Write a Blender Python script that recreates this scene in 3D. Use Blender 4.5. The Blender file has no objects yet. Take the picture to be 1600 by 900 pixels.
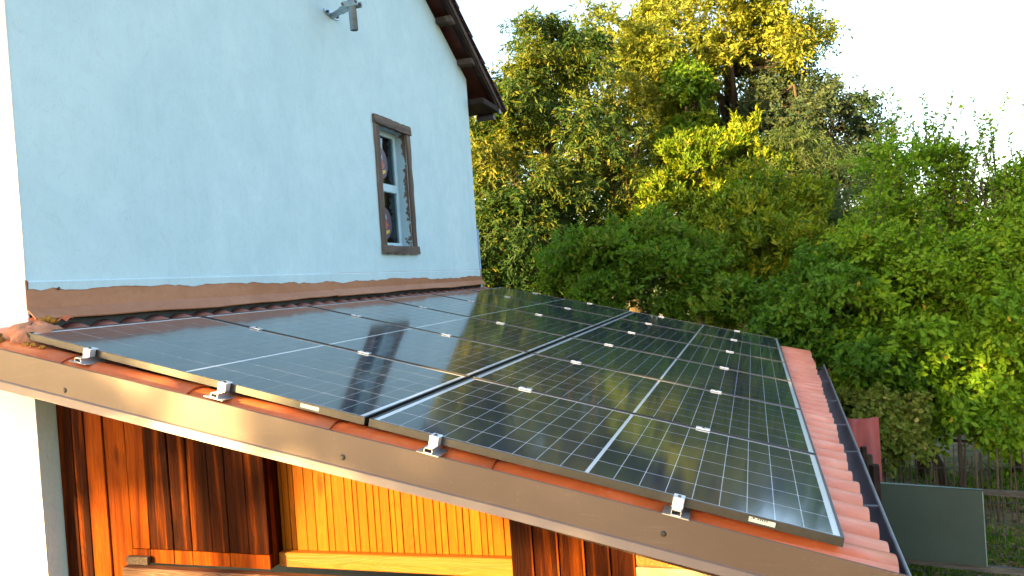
import bpy, math, random
import numpy as np
from mathutils import Vector, Matrix
random.seed(7)
rng = np.random.default_rng(11)
sc = bpy.context.scene
COL = sc.collection
R = math.radians
Z0 = 3.0                      # height of the upper near corner of the solar array above the garden
TH = R(13.7)                  # pitch of the lean-to roof

# ------------------------------------------------------------------ camera
FPX = 1205.4
RW = np.array([[0.9520963, 0.2978122, -0.0694295], [-0.0631141, -0.0307828, -0.9975315], [-0.2992143, 0.9541280, -0.0105105]])
CW = np.array([3.140, -2.663, 0.084])
cam = bpy.data.cameras.new('camera')
cam.sensor_width = 36; cam.lens = FPX / 1600 * 36; cam.clip_start = 0.05; cam.clip_end = 3000
camo = bpy.data.objects.new('camera', cam); COL.objects.link(camo)
M4 = Matrix(((RW[0][0], -RW[1][0], -RW[2][0], CW[0]), (RW[0][1], -RW[1][1], -RW[2][1], CW[1]),
             (RW[0][2], -RW[1][2], -RW[2][2], CW[2] + Z0), (0, 0, 0, 1)))
camo.matrix_world = M4
sc.camera = camo

# ------------------------------------------------------------------ light
SUN_AZ, SUN_EL = 37.0, 13.0   # low evening sun behind and to the left of the camera
wd = bpy.data.worlds.new("World"); sc.world = wd; wd.use_nodes = True
wn = wd.node_tree.nodes; bg = wn['Background']
sky = wn.new('ShaderNodeTexSky'); sky.sky_type = 'NISHITA'; sky.sun_disc = False
sky.sun_elevation = R(SUN_EL); sky.sun_rotation = R(180 + SUN_AZ)
sky.dust_density = 3.0; sky.air_density = 1.0; sky.ozone_density = 1.0
wd.node_tree.links.new(sky.outputs[0], bg.inputs[0]); bg.inputs[1].default_value = 0.11
sl = bpy.data.lights.new('sun', 'SUN'); sl.energy = 5.0; sl.angle = R(0.6); sl.color = (1.0, 0.655, 0.23)
so = bpy.data.objects.new('sun', sl); COL.objects.link(so)
sd = Vector((-math.sin(R(SUN_AZ)) * math.cos(R(SUN_EL)), -math.cos(R(SUN_AZ)) * math.cos(R(SUN_EL)), math.sin(R(SUN_EL))))
so.rotation_euler = sd.to_track_quat('Z', 'Y').to_euler()
so.location = (-8, -12, 12)
sc.view_settings.view_transform = 'Standard'; sc.view_settings.look = 'None'
sc.view_settings.exposure = 2.95; sc.view_settings.gamma = 1.0

def ray(px, py):
    return RW.T @ np.array([(px - 800) / FPX, (py - 450) / FPX, 1.0])
def at(px, py, D):            # the point D metres in front of the viewpoint (heights relative to Z0)
    return CW + ray(px, py) * D
def on(px, py, ax, val):      # the point where that sight line meets a plane
    d = ray(px, py); return CW + d * ((val - CW[ax]) / d[ax])

# ------------------------------------------------------------------ materials
class NT:
    def __init__(s, name):
        s.m = bpy.data.materials.new(name); s.m.use_nodes = True; s.t = s.m.node_tree; s.n = s.t.nodes
        s.p = s.n['Principled BSDF']; s.out = s.n['Material Output']
    def new(s, t, **k):
        n = s.n.new(t)
        for a, v in k.items(): setattr(n, a, v)
        return n
    def l(s, a, b): s.t.links.new(a, b)
    def coord(s, scale=(1, 1, 1), kind='Object', rnd=True):
        tc = s.new('ShaderNodeTexCoord'); mp = s.new('ShaderNodeMapping'); mp.inputs['Scale'].default_value = scale
        s.l(tc.outputs[kind], mp.inputs['Vector'])
        if rnd:
            oi = s.new('ShaderNodeObjectInfo'); mu = s.new('ShaderNodeVectorMath', operation='SCALE')
            cx = s.new('ShaderNodeCombineXYZ')
            for i in range(3): s.l(oi.outputs['Random'], cx.inputs[i])
            s.l(cx.outputs[0], mu.inputs[0]); mu.inputs['Scale'].default_value = 37.0
            s.l(mu.outputs[0], mp.inputs['Location'])
        return mp.outputs[0]
    def noise(s, vec, scale, detail=5, rough=.6, dist=0):
        n = s.new('ShaderNodeTexNoise'); n.inputs['Scale'].default_value = scale; n.inputs['Detail'].default_value = detail
        n.inputs['Roughness'].default_value = rough; n.inputs['Distortion'].default_value = dist
        s.l(vec, n.inputs['Vector']); return n.outputs['Fac']
    def ramp(s, fac, stops):
        r = s.new('ShaderNodeValToRGB'); e = r.color_ramp.elements
        while len(e) < len(stops): e.new(.5)
        for i, (p, c) in enumerate(stops):
            e[i].position = p; e[i].color = (c[0], c[1], c[2], 1) if not isinstance(c, (int, float)) else (c, c, c, 1)
        s.l(fac, r.inputs[0]); return r.outputs[0]
    def mix(s, fac, a, b, mode='MIX'):
        m = s.new('ShaderNodeMix', data_type='RGBA', blend_type=mode)
        for v, i in ((fac, 0), (a, 6), (b, 7)):
            if hasattr(v, 'links') or hasattr(v, 'is_linked'): s.l(v, m.inputs[i])
            elif isinstance(v, (int, float)): m.inputs[i].default_value = v if i == 0 else (v, v, v, 1)
            else: m.inputs[i].default_value = (*v, 1)
        return m.outputs[2]
    def bump(s, h, strength=.3, dist=.01):
        b = s.new('ShaderNodeBump'); b.inputs['Strength'].default_value = strength; b.inputs['Distance'].default_value = dist
        s.l(h, b.inputs['Height']); s.l(b.outputs[0], s.p.inputs['Normal'])
    def set(s, base=None, rough=None, metal=None, spec=None):
        for k, v in (('Base Color', base), ('Roughness', rough), ('Metallic', metal), ('Specular IOR Level', spec)):
            if v is None: continue
            if hasattr(v, 'is_linked'): s.l(v, s.p.inputs[k])
            elif isinstance(v, tuple): s.p.inputs[k].default_value = (*v, 1)
            else: s.p.inputs[k].default_value = v
        return s

def render_wall(name, c1, c2, c3, sc_=1.0):
    s = NT(name); v = s.coord((1, 1, 1), rnd=False)
    big = s.noise(v, .9 * sc_, 5, .6, .8); fine = s.noise(v, 26, 6, .7); mid = s.noise(v, 5, 5, .6, .5)
    c = s.ramp(big, [(.32, c1), (.5, c2), (.7, c3)])
    c = s.mix(s.ramp(mid, [(.35, 0.0), (.75, .35)]), c, tuple(x * .82 for x in c1))
    c = s.mix(s.ramp(fine, [(.58, 0.0), (.8, .3)]), c, tuple(x * .7 for x in c1))
    vl = s.noise(s.coord((3.2, 3.2, 2.2), rnd=False), 2.2, 7, .62, 1.6)
    c = s.mix(s.ramp(vl, [(.488, 0.0), (.497, .30), (.503, .30), (.512, 0.0)]), c, tuple(x * .72 for x in c1))
    stn = s.noise(s.coord((5, 5, .35), rnd=False), 1.6, 5, .7); c = s.mix(s.ramp(stn, [(.52, 0.0), (.75, .20)]), c, tuple(x * .78 for x in c1))
    s.set(c, .9, spec=.2)
    v2 = s.coord((14, 14, 5), rnd=False); fb = s.noise(v2, 3.0, 6, .7, 1.4)
    h = s.mix(.35, fb, fine); h = s.mix(.5, h, mid)
    s.bump(h, .7, .012)
    return s.m
def wood(name, dark, mid, light, lo=.35, hi=.65, rough=.55, knots=True, grain=1.0, axis='z', bump=.5, spec=.4, heart=False):
    s = NT(name)
    S = {'z': (9, 9, .8), 'x': (.8, 9, 9), 'y': (9, .8, 9)}[axis]
    v = s.coord(S); v1 = s.coord(tuple(x * .45 for x in S) if not heart else (13, 13, .62))
    big = s.noise(v1, 1.0, 4, .55, 1.2); fib = s.noise(v, 6 * grain, 6, .75, .6)
    w = s.new('ShaderNodeTexNoise'); w.inputs['Scale'].default_value = 1.6; w.inputs['Detail'].default_value = 1; w.inputs['Distortion'].default_value = 2.2
    s.l(v, w.inputs['Vector'])
    rings = s.new('ShaderNodeMath', operation='SINE'); mu = s.new('ShaderNodeMath', operation='MULTIPLY'); mu.inputs[1].default_value = 46
    s.l(w.outputs['Fac'], mu.inputs[0]); s.l(mu.outputs[0], rings.inputs[0])
    rg = s.new('ShaderNodeMapRange'); rg.inputs[1].default_value = -1; s.l(rings.outputs[0], rg.inputs[0])
    c = s.ramp(big, [(lo, dark), ((lo + hi) / 2, mid), (hi, light)])
    c = s.mix(s.ramp(fib, [(.35, .0), (.7, .55)]), c, tuple(x * .45 for x in mid))
    c = s.mix(s.ramp(rg.outputs[0], [(.0, .28), (.6, 0.0)]), c, tuple(x * .35 for x in mid))
    oi = s.new('ShaderNodeObjectInfo')
    c = s.mix(s.ramp(oi.outputs['Random'], [(0, .0), (1, .38)]), c, tuple(x * .55 for x in mid))
    if knots:
        vk = s.coord({'z': (9, 9, 3.0), 'x': (3.0, 9, 9), 'y': (9, 3, 9)}[axis])
        vo = s.new('ShaderNodeTexVoronoi'); vo.inputs['Scale'].default_value = .8; s.l(vk, vo.inputs['Vector'])
        c = s.mix(s.ramp(vo.outputs['Distance'], [(.06, .75), (.13, .3), (.17, 0.0)]), c, tuple(x * .25 for x in mid))
    s.set(c, rough, spec=spec)
    s.bump(s.mix(.5, fib, rg.outputs[0]), bump, .004)
    return s.m
def simple(name, c1, c2, scale=6, rough=.6, metal=0, bump=.15, det=6, S=(1, 1, 1), lo=.35, hi=.65, spec=.5, bd=.004, rnd=True):
    s = NT(name); v = s.coord(S, rnd=rnd); n = s.noise(v, scale, det, .65, .3); f = s.noise(v, scale * 9, 4, .6)
    c = s.ramp(n, [(lo, c1), (hi, c2)]); c = s.mix(s.ramp(f, [(.45, 0.0), (.8, .3)]), c, tuple(x * .6 for x in c1))
    s.set(c, rough, metal, spec)
    if bump: s.bump(s.mix(.5, n, f), bump, bd)
    return s.m
def leafmat(name, a, b, c_, d, trans=.45, rough=.45):
    s = NT(name); at_ = s.new('ShaderNodeAttribute', attribute_name='tint')
    c = s.ramp(at_.outputs['Fac'], [(0, a), (.5, b), (.9, c_), (1, d)])
    s.set(c, rough, spec=.13)
    tr = s.new('ShaderNodeBsdfTranslucent'); s.l(s.mix(1.0, c, (1.25, 1.35, .55), 'MULTIPLY'), tr.inputs[0])
    mx = s.new('ShaderNodeMixShader'); mx.inputs[0].default_value = trans
    s.l(s.p.outputs[0], mx.inputs[1]); s.l(tr.outputs[0], mx.inputs[2]); s.l(mx.outputs[0], s.out.inputs[0])
    return s.m

MAT = {}
MAT['wall'] = render_wall('pale_blue_render', (.50, .665, .70), (.545, .705, .735), (.59, .74, .76))
MAT['wall_front'] = render_wall('white_render', (.66, .66, .66), (.74, .74, .73), (.78, .78, .76))
MAT['reveal'] = simple('grey_reveal', (.30, .42, .47), (.40, .52, .57), 5, .8)
MAT['old_wood'] = wood('weathered_frame_wood', (.05, .035, .028), (.19, .14, .11), (.32, .25, .20), .3, .7, .8, False, 1.2, 'z', .9, .2)
MAT['old_wood_y'] = wood('weathered_frame_wood_h', (.05, .035, .028), (.19, .14, .11), (.32, .25, .20), .3, .7, .8, False, 1.2, 'y', .9, .2)
MAT['grey_wood'] = wood('grey_weathered_wood', (.035, .035, .032), (.075, .072, .064), (.15, .145, .13), .3, .7, .85, False, 1.4, 'x', 1.0, .15)
MAT['stick'] = wood('stick_wood', (.025, .02, .014), (.065, .05, .034), (.13, .10, .07), .3, .7, .85, False, 1.4, 'z', 1.0, .15)
MAT['dark_board'] = wood('dark_stained_board', (.007, .0018, .0008), (.030, .0055, .0008), (.20, .040, .0012), .38, .70, .6, True, 1.1, 'z', .5, .03, True)
MAT['orange_board'] = wood('orange_board', (.012, .003, .001), (.15, .026, .001), (.23, .046, .0015), .33, .56, .55, True, 1.0, 'z', .4, .04, True)
MAT['pale_board'] = wood('honey_pine_board', (.23, .058, .002), (.27, .074, .003), (.30, .09, .0045), .3, .7, .55, True, .8, 'z', .3, .06)
MAT['pale_beam'] = wood('honey_pine_beam', (.22, .075, .008), (.28, .10, .012), (.34, .13, .02), .3, .7, .5, True, .8, 'x', .3, .15)
MAT['lintel'] = wood('red_brown_beam', (.03, .012, .008), (.08, .028, .014), (.16, .07, .03), .3, .7, .6, False, 1, 'x', .6, .3)
MAT['eave_wood'] = wood('dark_eave_wood', (.012, .008, .006), (.034, .020, .015), (.07, .045, .034), .3, .7, .8, False, 1.2, 'y', .8, .2)
MAT['soffit'] = simple('red_brown_soffit', (.045, .014, .010), (.10, .028, .018), 4, .7)
MAT['block'] = wood('grey_brown_block', (.05, .035, .028), (.11, .08, .062), (.19, .145, .115), .3, .7, .85, False, 1.2, 'y', 1, .2)
MAT['roof_tile'] = simple('old_plain_tile', (.035, .018, .022), (.09, .04, .038), 5, .75)
MAT['galv'] = simple('galvanised_steel', (.28, .36, .40), (.40, .48, .52), 14, .45, .7, .1)
MAT['alu'] = simple('mill_aluminium', (.60, .60, .60), (.74, .74, .74), 20, .32, .85, .05)
MAT['alu_bright'] = simple('clamp_aluminium', (.72, .73, .75), (.85, .86, .88), 20, .35, .6, .05)
MAT['bolt'] = simple('bolt_steel', (.05, .045, .04), (.12, .11, .10), 30, .4, .9, 0)
MAT['black'] = simple('plain_black', (.012, .012, .013), (.02, .02, .02), 10, .5, 0, 0)
MAT['rust_sheet'] = simple('rust_red_sheet', (.20, .032, .024), (.32, .065, .045), 3, .6, 0, .2, 6, (1, 1, .35))
MAT['green_panel'] = simple('dark_green_board', (.012, .031, .026), (.018, .041, .034), 2.2, .6, 0, .08, 8)
MAT['green_edge'] = simple('worn_green_edge', (.08, .16, .15), (.16, .25, .23), 8, .6)
MAT['label'] = simple('white_sticker', (.42, .46, .43), (.52, .55, .51), 60, .5, 0, 0)
MAT['ink'] = simple('sticker_ink', (.03, .04, .04), (.06, .07, .06), 60, .5, 0, 0)
MAT['sash'] = simple('pale_blue_sash_paint', (.38, .55, .62), (.48, .65, .71), 8, .5)
MAT['curtain'] = simple('pale_green_blind', (.22, .36, .36), (.38, .52, .50), 2.5, .8)
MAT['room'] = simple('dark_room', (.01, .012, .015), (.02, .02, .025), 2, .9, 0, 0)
MAT['disc'] = simple('purple_print', (.028, .012, .035), (.07, .02, .06), 12, .35)
MAT['print_red'] = simple('red_print', (.35, .03, .02), (.45, .06, .03), 30, .4, 0, 0)
MAT['print_yellow'] = simple('yellow_print', (.55, .36, .02), (.65, .45, .04), 30, .4, 0, 0)
MAT['print_blue'] = simple('pale_blue_print', (.25, .35, .5), (.35, .45, .6), 30, .4, 0, 0)
MAT['moss'] = simple('ochre_moss', (.16, .07, .008), (.42, .20, .02), 40, .95, 0, .8, 6, bd=.01)
MAT['mortar'] = simple('salmon_mortar', (.42, .15, .07), (.58, .26, .14), 18, .9, 0, .8, 8, bd=.01)
MAT['rough_render'] = simple('ochre_rough_render', (.28, .09, .014), (.36, .14, .03), 9, .9, 0, 1.0, 8, bd=.02)
MAT['pale_mortar'] = simple('pale_mortar', (.3, .2, .12), (.4, .3, .2), 9, .9, 0, .8, 8, bd=.02)
MAT['white_paint'] = simple('chipped_white_paint', (.4, .4, .38), (.7, .7, .68), 9, .6)
MAT['wire'] = simple('fence_wire', (.03, .035, .03), (.07, .07, .06), 30, .6, .3, 0)
MAT['bark'] = wood('bark', (.035, .025, .018), (.08, .06, .04), (.15, .12, .085), .3, .7, .9, False, 1, 'z', 1.0, .1)
MAT['bark_pale'] = wood('pale_bark', (.07, .055, .035), (.15, .115, .07), (.24, .19, .12), .3, .7, .9, False, 1, 'z', 1.0, .1)

def clay(name, c1, c2, c3, rough=.5):
    s = NT(name); v = s.coord((1.5, 3, 3)); n = s.noise(v, 3, 6, .65, .4); f = s.noise(s.coord((1, 1, 1)), 60, 4, .7)
    oi = s.new('ShaderNodeObjectInfo')
    c = s.ramp(n, [(.3, c1), (.52, c2), (.72, c3)])
    c = s.mix(s.ramp(oi.outputs['Random'], [(0, 0.0), (1, .3)]), c, tuple(x * .75 for x in c1))
    c = s.mix(s.ramp(f, [(.55, 0.0), (.75, .22)]), c, (.62, .42, .36))
    s.set(c, rough, spec=.5); s.bump(f, .25, .003); return s.m
MAT['clay'] = clay('salmon_clay', (.60, .14, .06), (.70, .21, .11), (.77, .32, .20))
MAT['clay_verge'] = clay('orange_clay', (.50, .10, .022), (.60, .135, .035), (.66, .20, .085), .42)
MAT['clay_old'] = clay('dull_clay', (.46, .15, .10), (.60, .23, .16), (.64, .36, .27), .65)

def brown_metal():
    s = NT('brown_painted_metal'); v = s.coord((1, 1, 1), rnd=False)
    n = s.noise(v, 1.3, 5, .6, .4); f = s.noise(v, 70, 4, .7); st = s.noise(s.coord((3, 3, 30), rnd=False), 2, 4, .6)
    c = s.ramp(n, [(.35, (.080, .056, .047)), (.65, (.104, .075, .064))])
    c = s.mix(s.ramp(f, [(.62, 0.0), (.78, .35)]), c, (.26, .20, .16))
    c = s.mix(s.ramp(st, [(.6, 0.0), (.8, .15)]), c, (.24, .19, .16))
    vo = s.new('ShaderNodeTexVoronoi'); vo.inputs['Scale'].default_value = 3.1; s.l(s.coord((1, 1, 1), rnd=False), vo.inputs['Vector'])
    c = s.mix(s.ramp(vo.outputs['Distance'], [(.02, .55), (.05, 0.0)]), c, (.04, .03, .025))
    rr = s.ramp(f, [(.3, .36), (.7, .46)]); s.set(c, rr, 0.3, .6); s.bump(s.mix(.7, f, n), .12, .003); return s.m
MAT['brown_metal'] = brown_metal()
MAT['flashing'] = simple('copper_brown_flashing', (.37, .145, .062), (.45, .20, .10), 2.5, .5, .2, .12, 6, (1, 1, 2), spec=.5)
MAT['gutter'] = simple('dark_grey_gutter', (.05, .05, .06), (.085, .08, .095), 5, .5, .3, .1)
MAT['frame'] = simple('black_anodised_frame', (.055, .055, .055), (.07, .07, .07), 8, .38, .8, .03, spec=.6)
MAT['frame_top'] = MAT['frame']

def pv(name, base, base2, rough=.10, dusty=.16):
    s = NT(name); v = s.coord((1, 1, 1), 'Object', rnd=True)
    oi = s.new('ShaderNodeObjectInfo')
    sp = s.noise(v, 260, 3, .7); big = s.noise(v, 3, 4, .6, .5); st = s.noise(s.coord((3, 40, 1)), 3, 4, .6)
    c = s.mix(s.ramp(oi.outputs['Random'], [(0, 0.0), (1, 1.0)]), base, base2)
    d = s.ramp(sp, [(.57, 0.0), (.70, .7)]); dd = s.mix(1.0, d, s.ramp(big, [(.3, .35), (.7, 1.0)]), 'MULTIPLY')
    c = s.mix(dd, c, (.20, .22, .21)); 
    s.set(c, s.ramp(sp, [(.5, rough), (.8, rough + .08)]), 0.0, .5)
    s.p.inputs['IOR'].default_value = 1.52
    s.p.inputs['Coat Weight'].default_value = .45; s.p.inputs['Coat Roughness'].default_value = .07; s.p.inputs['Coat IOR'].default_value = 1.55
    return s.m
MAT['cell'] = pv('silicon_cell', (.017, .025, .040), (.021, .031, .050))
MAT['backsheet'] = pv('white_backsheet', (.62, .66, .68), (.66, .69, .71), .12)

# ------------------------------------------------------------------ mesh helpers
class MB:
    def __init__(s): s.v = []; s.f = []
    def add(s, vs, fs):
        o = len(s.v); s.v += [tuple(map(float, q)) for q in vs]; s.f += [tuple(i + o for i in q) for q in fs]; return s
    def box(s, x0, x1, y0, y1, z0, z1):
        return s.add([(x0, y0, z0), (x1, y0, z0), (x1, y1, z0), (x0, y1, z0), (x0, y0, z1), (x1, y0, z1), (x1, y1, z1), (x0, y1, z1)],
                     [(3, 2, 1, 0), (4, 5, 6, 7), (0, 1, 5, 4), (1, 2, 6, 5), (2, 3, 7, 6), (3, 0, 4, 7)])
    def prism(s, pts, ax, a, b):   # closed polygon in the plane normal to axis ax, between a and b
        n = len(pts)
        def mk(p, h):
            q = list(p); q.insert(ax, h); return q
        vs = [mk(p, a) for p in pts] + [mk(p, b) for p in pts]
        fs = [tuple(range(n))[::-1], tuple(range(n, 2 * n))] + [(i, (i + 1) % n, n + (i + 1) % n, n + i) for i in range(n)]
        return s.add(vs, fs)
    def tube(s, pts, rad, n=8, cap=True):
        pts = [Vector(map(float, p)) for p in pts]; rad = rad if hasattr(rad, '__len__') else [rad] * len(pts)
        vs = []; fs = []; up = Vector((.13, .27, .95))
        for i, p in enumerate(pts):
            d = (pts[min(i + 1, len(pts) - 1)] - pts[max(i - 1, 0)]).normalized()
            a = d.cross(up);
            if a.length < .1: a = d.cross(Vector((1, 0, 0)))
            a.normalize(); b = d.cross(a)
            for k in range(n):
                t = 2 * math.pi * k / n; q = p + (a * math.cos(t) + b * math.sin(t)) * rad[i]; vs.append(tuple(q))
        for i in range(len(pts) - 1):
            for k in range(n): fs.append((i * n + k, i * n + (k + 1) % n, (i + 1) * n + (k + 1) % n, (i + 1) * n + k))
        if cap: fs += [tuple(range(n))[::-1], tuple(range((len(pts) - 1) * n, len(pts) * n))]
        return s.add(vs, fs)
    def mesh(s, name, mat, smooth=False, org=(0, 0, 0)):
        m = bpy.data.meshes.new(name); o = Vector(org)
        m.from_pydata([tuple(Vector(q) - o) for q in s.v], [], s.f); m.update()
        import bmesh
        b = bmesh.new(); b.from_mesh(m); bmesh.ops.recalc_face_normals(b, faces=b.faces); b.to_mesh(m); b.free()
        if mat: m.materials.append(mat)
        if smooth: m.polygons.foreach_set('use_smooth', [True] * len(m.polygons))
        return m
ROOTORG = {}
def tag(o, label=None, cat=None, group=None, kind=None):
    for k, v in (('label', label), ('category', cat), ('group', group), ('kind', kind)):
        if v: o[k] = v
    return o
def empty(name, loc, label, cat, group=None, rot=None):
    o = bpy.data.objects.new(name, None); COL.objects.link(o); o.empty_display_size = .1
    o.location = (loc[0], loc[1], loc[2] + Z0)
    if rot: o.rotation_euler = rot
    ROOTORG[o.name] = tuple(loc); o['_w'] = 1; del o['_w']
    return tag(o, label, cat, group)
def link(name, me, parent=None, loc=(0, 0, 0), rot=None, kind=None, label=None):
    o = bpy.data.objects.new(name, me); COL.objects.link(o); o.location = loc
    if rot: o.rotation_euler = rot
    if parent: o.parent = parent
    if kind: o['kind'] = kind
    if label: o['label'] = label
    return o
def part(name, mb, mat, parent, smooth=False, bevel=0, kind=None, label=None, sub=None):
    """mesh given in scene coordinates (z relative to Z0), child of an unrotated root (or of a part of it)"""
    root = parent
    while root.parent: root = root.parent
    org = ROOTORG[root.name]
    o = link(name, mb.mesh(name, mat, smooth, org), parent, kind=kind, label=label)
    if bevel: bev(o, bevel)
    return o
def bev(o, w, seg=1):
    b = o.modifiers.new('bevel', 'BEVEL'); b.width = w; b.segments = seg; b.limit_method = 'ANGLE'; b.angle_limit = R(40)
def solo(name, mb, mat, org, label=None, cat=None, group=None, kind=None, smooth=False, bevel=0):
    o = link(name, mb.mesh(name, mat, smooth, org), None, (org[0], org[1], org[2] + Z0)); tag(o, label, cat, group, kind)
    if bevel: bev(o, bevel)
    return o

# ------------------------------------------------------------------ ground
def build_ground():
    s = NT('garden_ground'); v = s.coord((1, 1, 1), rnd=False)
    n = s.noise(v, .7, 6, .6, .5); f = s.noise(v, 22, 6, .75); g = s.noise(v, 3.2, 5, .6)
    c = s.ramp(n, [(.35, (.14, .11, .06)), (.6, (.27, .21, .115))])
    c = s.mix(s.ramp(g, [(.42, 0.0), (.6, .8)]), c, (.05, .085, .025)); c = s.mix(s.ramp(f, [(.5, 0.0), (.7, .6)]), c, (.20, .16, .09))
    s.set(c, .95, spec=.1); s.bump(f, 1.0, .03)
    N = 90; xs = np.linspace(-1, 1, N); xs = np.sign(xs) * (np.abs(xs) ** 3.2) * 900
    vs = []; 
    for y in xs:
        for x in xs:
            r = math.hypot(x - 3, y)
            h = .05 * math.sin(x * 1.1 + y * .7) * math.cos(y * .9) if r < 40 else 0
            h += max(0, r - 60) * .012 * (.5 + .5 * math.sin(math.atan2(y, x) * 3 + 1))
            vs.append((x + 3, y + 4, -3.02 + h))
    fs = [(j * N + i, j * N + i + 1, (j + 1) * N + i + 1, (j + 1) * N + i) for j in range(N - 1) for i in range(N - 1)]
    return solo('ground', MB().add(vs, fs), s.m, (0, 0, -3.02), kind='structure', smooth=True)
build_ground()

# ------------------------------------------------------------------ house
XW = -0.2; HB = -2.6; YN, YF = 0.19, 6.65; RY = 3.42; ZR = 4.42; SL = (ZR - 2.68) / (YF - RY)
house = empty('house', (-1.8, 3.4, -3), 'tall pale blue rendered house gable rising above the solar roof', 'house')
def build_house():
    # gable wall with a window opening (a ring of faces round the hole), 0.3 thick
    oy0, oy1, oz0, oz1 = 4.05, 4.665, .49, 1.675
    def zt(y): return ZR - abs(y - RY) * SL
    wb = MB()
    for x in (XW, XW - .3):
        cols = [(YN, oy0), (oy0, oy1), (oy1, YF)]
        for a, b in cols:
            ys = [a, b] if not (a < RY < b) else [a, RY, b]
            for p, q in zip(ys[:-1], ys[1:]):
                segs = [(-3.1, None)] if (a, b) != (oy0, oy1) else [(-3.1, oz0), (oz1, None)]
                for z0, z1 in segs:
                    wb.add([(x, p, z0), (x, q, z0), (x, q, zt(q) if z1 is None else z1), (x, p, zt(p) if z1 is None else z1)], [(0, 1, 2, 3)])
    wb.add([(XW, oy0, oz0), (XW, oy1, oz0), (XW, oy1, oz1), (XW, oy0, oz1), (XW - .3, oy0, oz0), (XW - .3, oy1, oz0), (XW - .3, oy1, oz1), (XW - .3, oy0, oz1)],
           [(0, 1, 5, 4), (1, 2, 6, 5), (2, 3, 7, 6), (3, 0, 4, 7)])
    part('gable_wall', wb, MAT['wall'], house)
    zn = zt(YN)
    part('front_wall', MB().box(HB, XW - .001, YN - .004, YN + .3, -3.1, zn), MAT['wall_front'], house)
    part('rear_wall', MB().box(HB, XW - .002, YF - .3, YF - .001, -3.1, zt(YF)), MAT['wall_front'], house)
    part('far_gable_wall', MB().prism([(YN, -3.1), (YF, -3.1), (YF, zt(YF)), (RY, ZR), (YN, zt(YN))], 0, HB, HB + .3), MAT['wall_front'], house)
    # strip of render over the flashing with a ragged lower edge
    mb = MB(); n = 190; ys = np.linspace(YN, YF, n); base = np.interp(ys, [.19, 1.3, 3.0, 6.6], [.205, .195, .176, .163])
    rag = np.zeros(n)
    for k, amp in ((3, .010), (9, .009), (31, .006), (80, .004)):
        rag += np.interp(ys, np.linspace(YN, YF, k * 3), rng.uniform(-1, 1, k * 3)) * amp
    for i in range(n - 1):
        z0, z1 = base[i] + rag[i], base[i + 1] + rag[i + 1]; x = XW + .010; t0 = .235
        mb.add([(x - .002, ys[i], z0), (x - .002, ys[i + 1], z1), (XW + .012, ys[i + 1], t0), (XW + .012, ys[i], t0), (XW, ys[i + 1], t0 + .012), (XW, ys[i], t0 + .012), (XW, ys[i], z0), (XW, ys[i + 1], z1)],
               [(0, 1, 2, 3), (3, 2, 4, 5), (6, 7, 1, 0)])
    part('render_edge', mb, MAT['wall'], house)
    # apron flashing: two lengths, upright leaf and sloping foot
    for a, b, dz in ((YN - .01, 3.02, 0), (3.0, YF + .06, .004)):
        mb = MB(); t = .003; e = .0 if dz == 0 else .002
        ns = 14; yy = np.linspace(a, b, ns)
        prof = lambda y, k: [(XW + .003 + e, .245), (XW + .003 + e, .105 + dz), (XW + .055 + e, .052 + dz + k), (XW + .053 + e, .046 + dz + k), (XW + .0 + e, .098 + dz), (XW + .0 + e, .245)]
        rows = []
        for i, y in enumerate(yy):
            k = .004 * math.sin(y * 3.1) + .003 * math.sin(y * 7.7)
            if i == ns - 1 and dz == 0: k += .012
            rows.append([(p[0], y, p[1]) for p in prof(y, k)])
        vs = [q for r in rows for q in r]; m = 6
        fs = [(i * m + j, i * m + j + 1, (i + 1) * m + j + 1, (i + 1) * m + j) for i in range(ns - 1) for j in range(5)]
        fs += [tuple(range(m))[::-1], tuple(range((ns - 1) * m, ns * m))]
        part('apron_flashing', MB().add(vs, fs), MAT['flashing'], house)
    part('gap_shade_strip', MB().box(XW + .0005, XW + .002, YN + .004, YF - .002, -.2, .095), MAT['black'], house)  # black strip standing in for the shade in the gap under the flashing
    part('flashing_screw', MB().tube([(XW + .003, .36, .2), (XW + .012, .36, .2)], .008, 6), MAT['bolt'], house)
    # torn, sunlit strip of sealant at the near corner
    mb = MB(); vs = []
    for i in range(9):
        t = i / 8; vs += [(XW + .02 + .05 * t, YN - .03 + t * .22, .055 + .012 * math.sin(i * 2.1)), (XW + .075, YN - .035 + t * .20, .04 + .01 * math.sin(i * 3.3))]
    mb.add(vs, [(2 * i, 2 * i + 1, 2 * i + 3, 2 * i + 2) for i in range(8)])
    part('sealant_strip', mb, MAT['clay_verge'], house)
    # window: surround boards, reveal, sash, panes
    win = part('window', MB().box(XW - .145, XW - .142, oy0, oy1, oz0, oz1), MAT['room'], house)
    def sub(name, mb, mat, **k): return part(name, mb, MAT[mat], win, **k)
    def jag(y0, y1, z0, z1, th=.022, vert=True):
        mb = MB(); n = 14; pr = []
        for i in range(n + 1):
            t = i / n
            if vert:
                z = z0 + (z1 - z0) * t; pr.append(((y0 + random.uniform(-.004, .004), z), (y1 + random.uniform(-.006, .006), z)))
            else:
                y = y0 + (y1 - y0) * t; pr.append(((y, z0 + random.uniform(-.004, .004)), (y, z1 + random.uniform(-.005, .005))))
        for i in range(n):
            a, b = pr[i]; c, d = pr[i + 1]; h0, h1 = th + .003 * math.sin(i * 1.7), th + .003 * math.sin((i + 1) * 1.7)
            mb.add([(XW + .001, *a), (XW + .001, *b), (XW + .001, *d), (XW + .001, *c), (XW + h0, *a), (XW + h0 * .8, *b), (XW + h1 * .8, *d), (XW + h1, *c)],
                   [(4, 5, 6, 7), (0, 4, 7, 3), (1, 2, 6, 5)] + ([(0, 1, 5, 4)] if i == 0 else []) + ([(3, 7, 6, 2)] if i == n - 1 else []))
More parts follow.
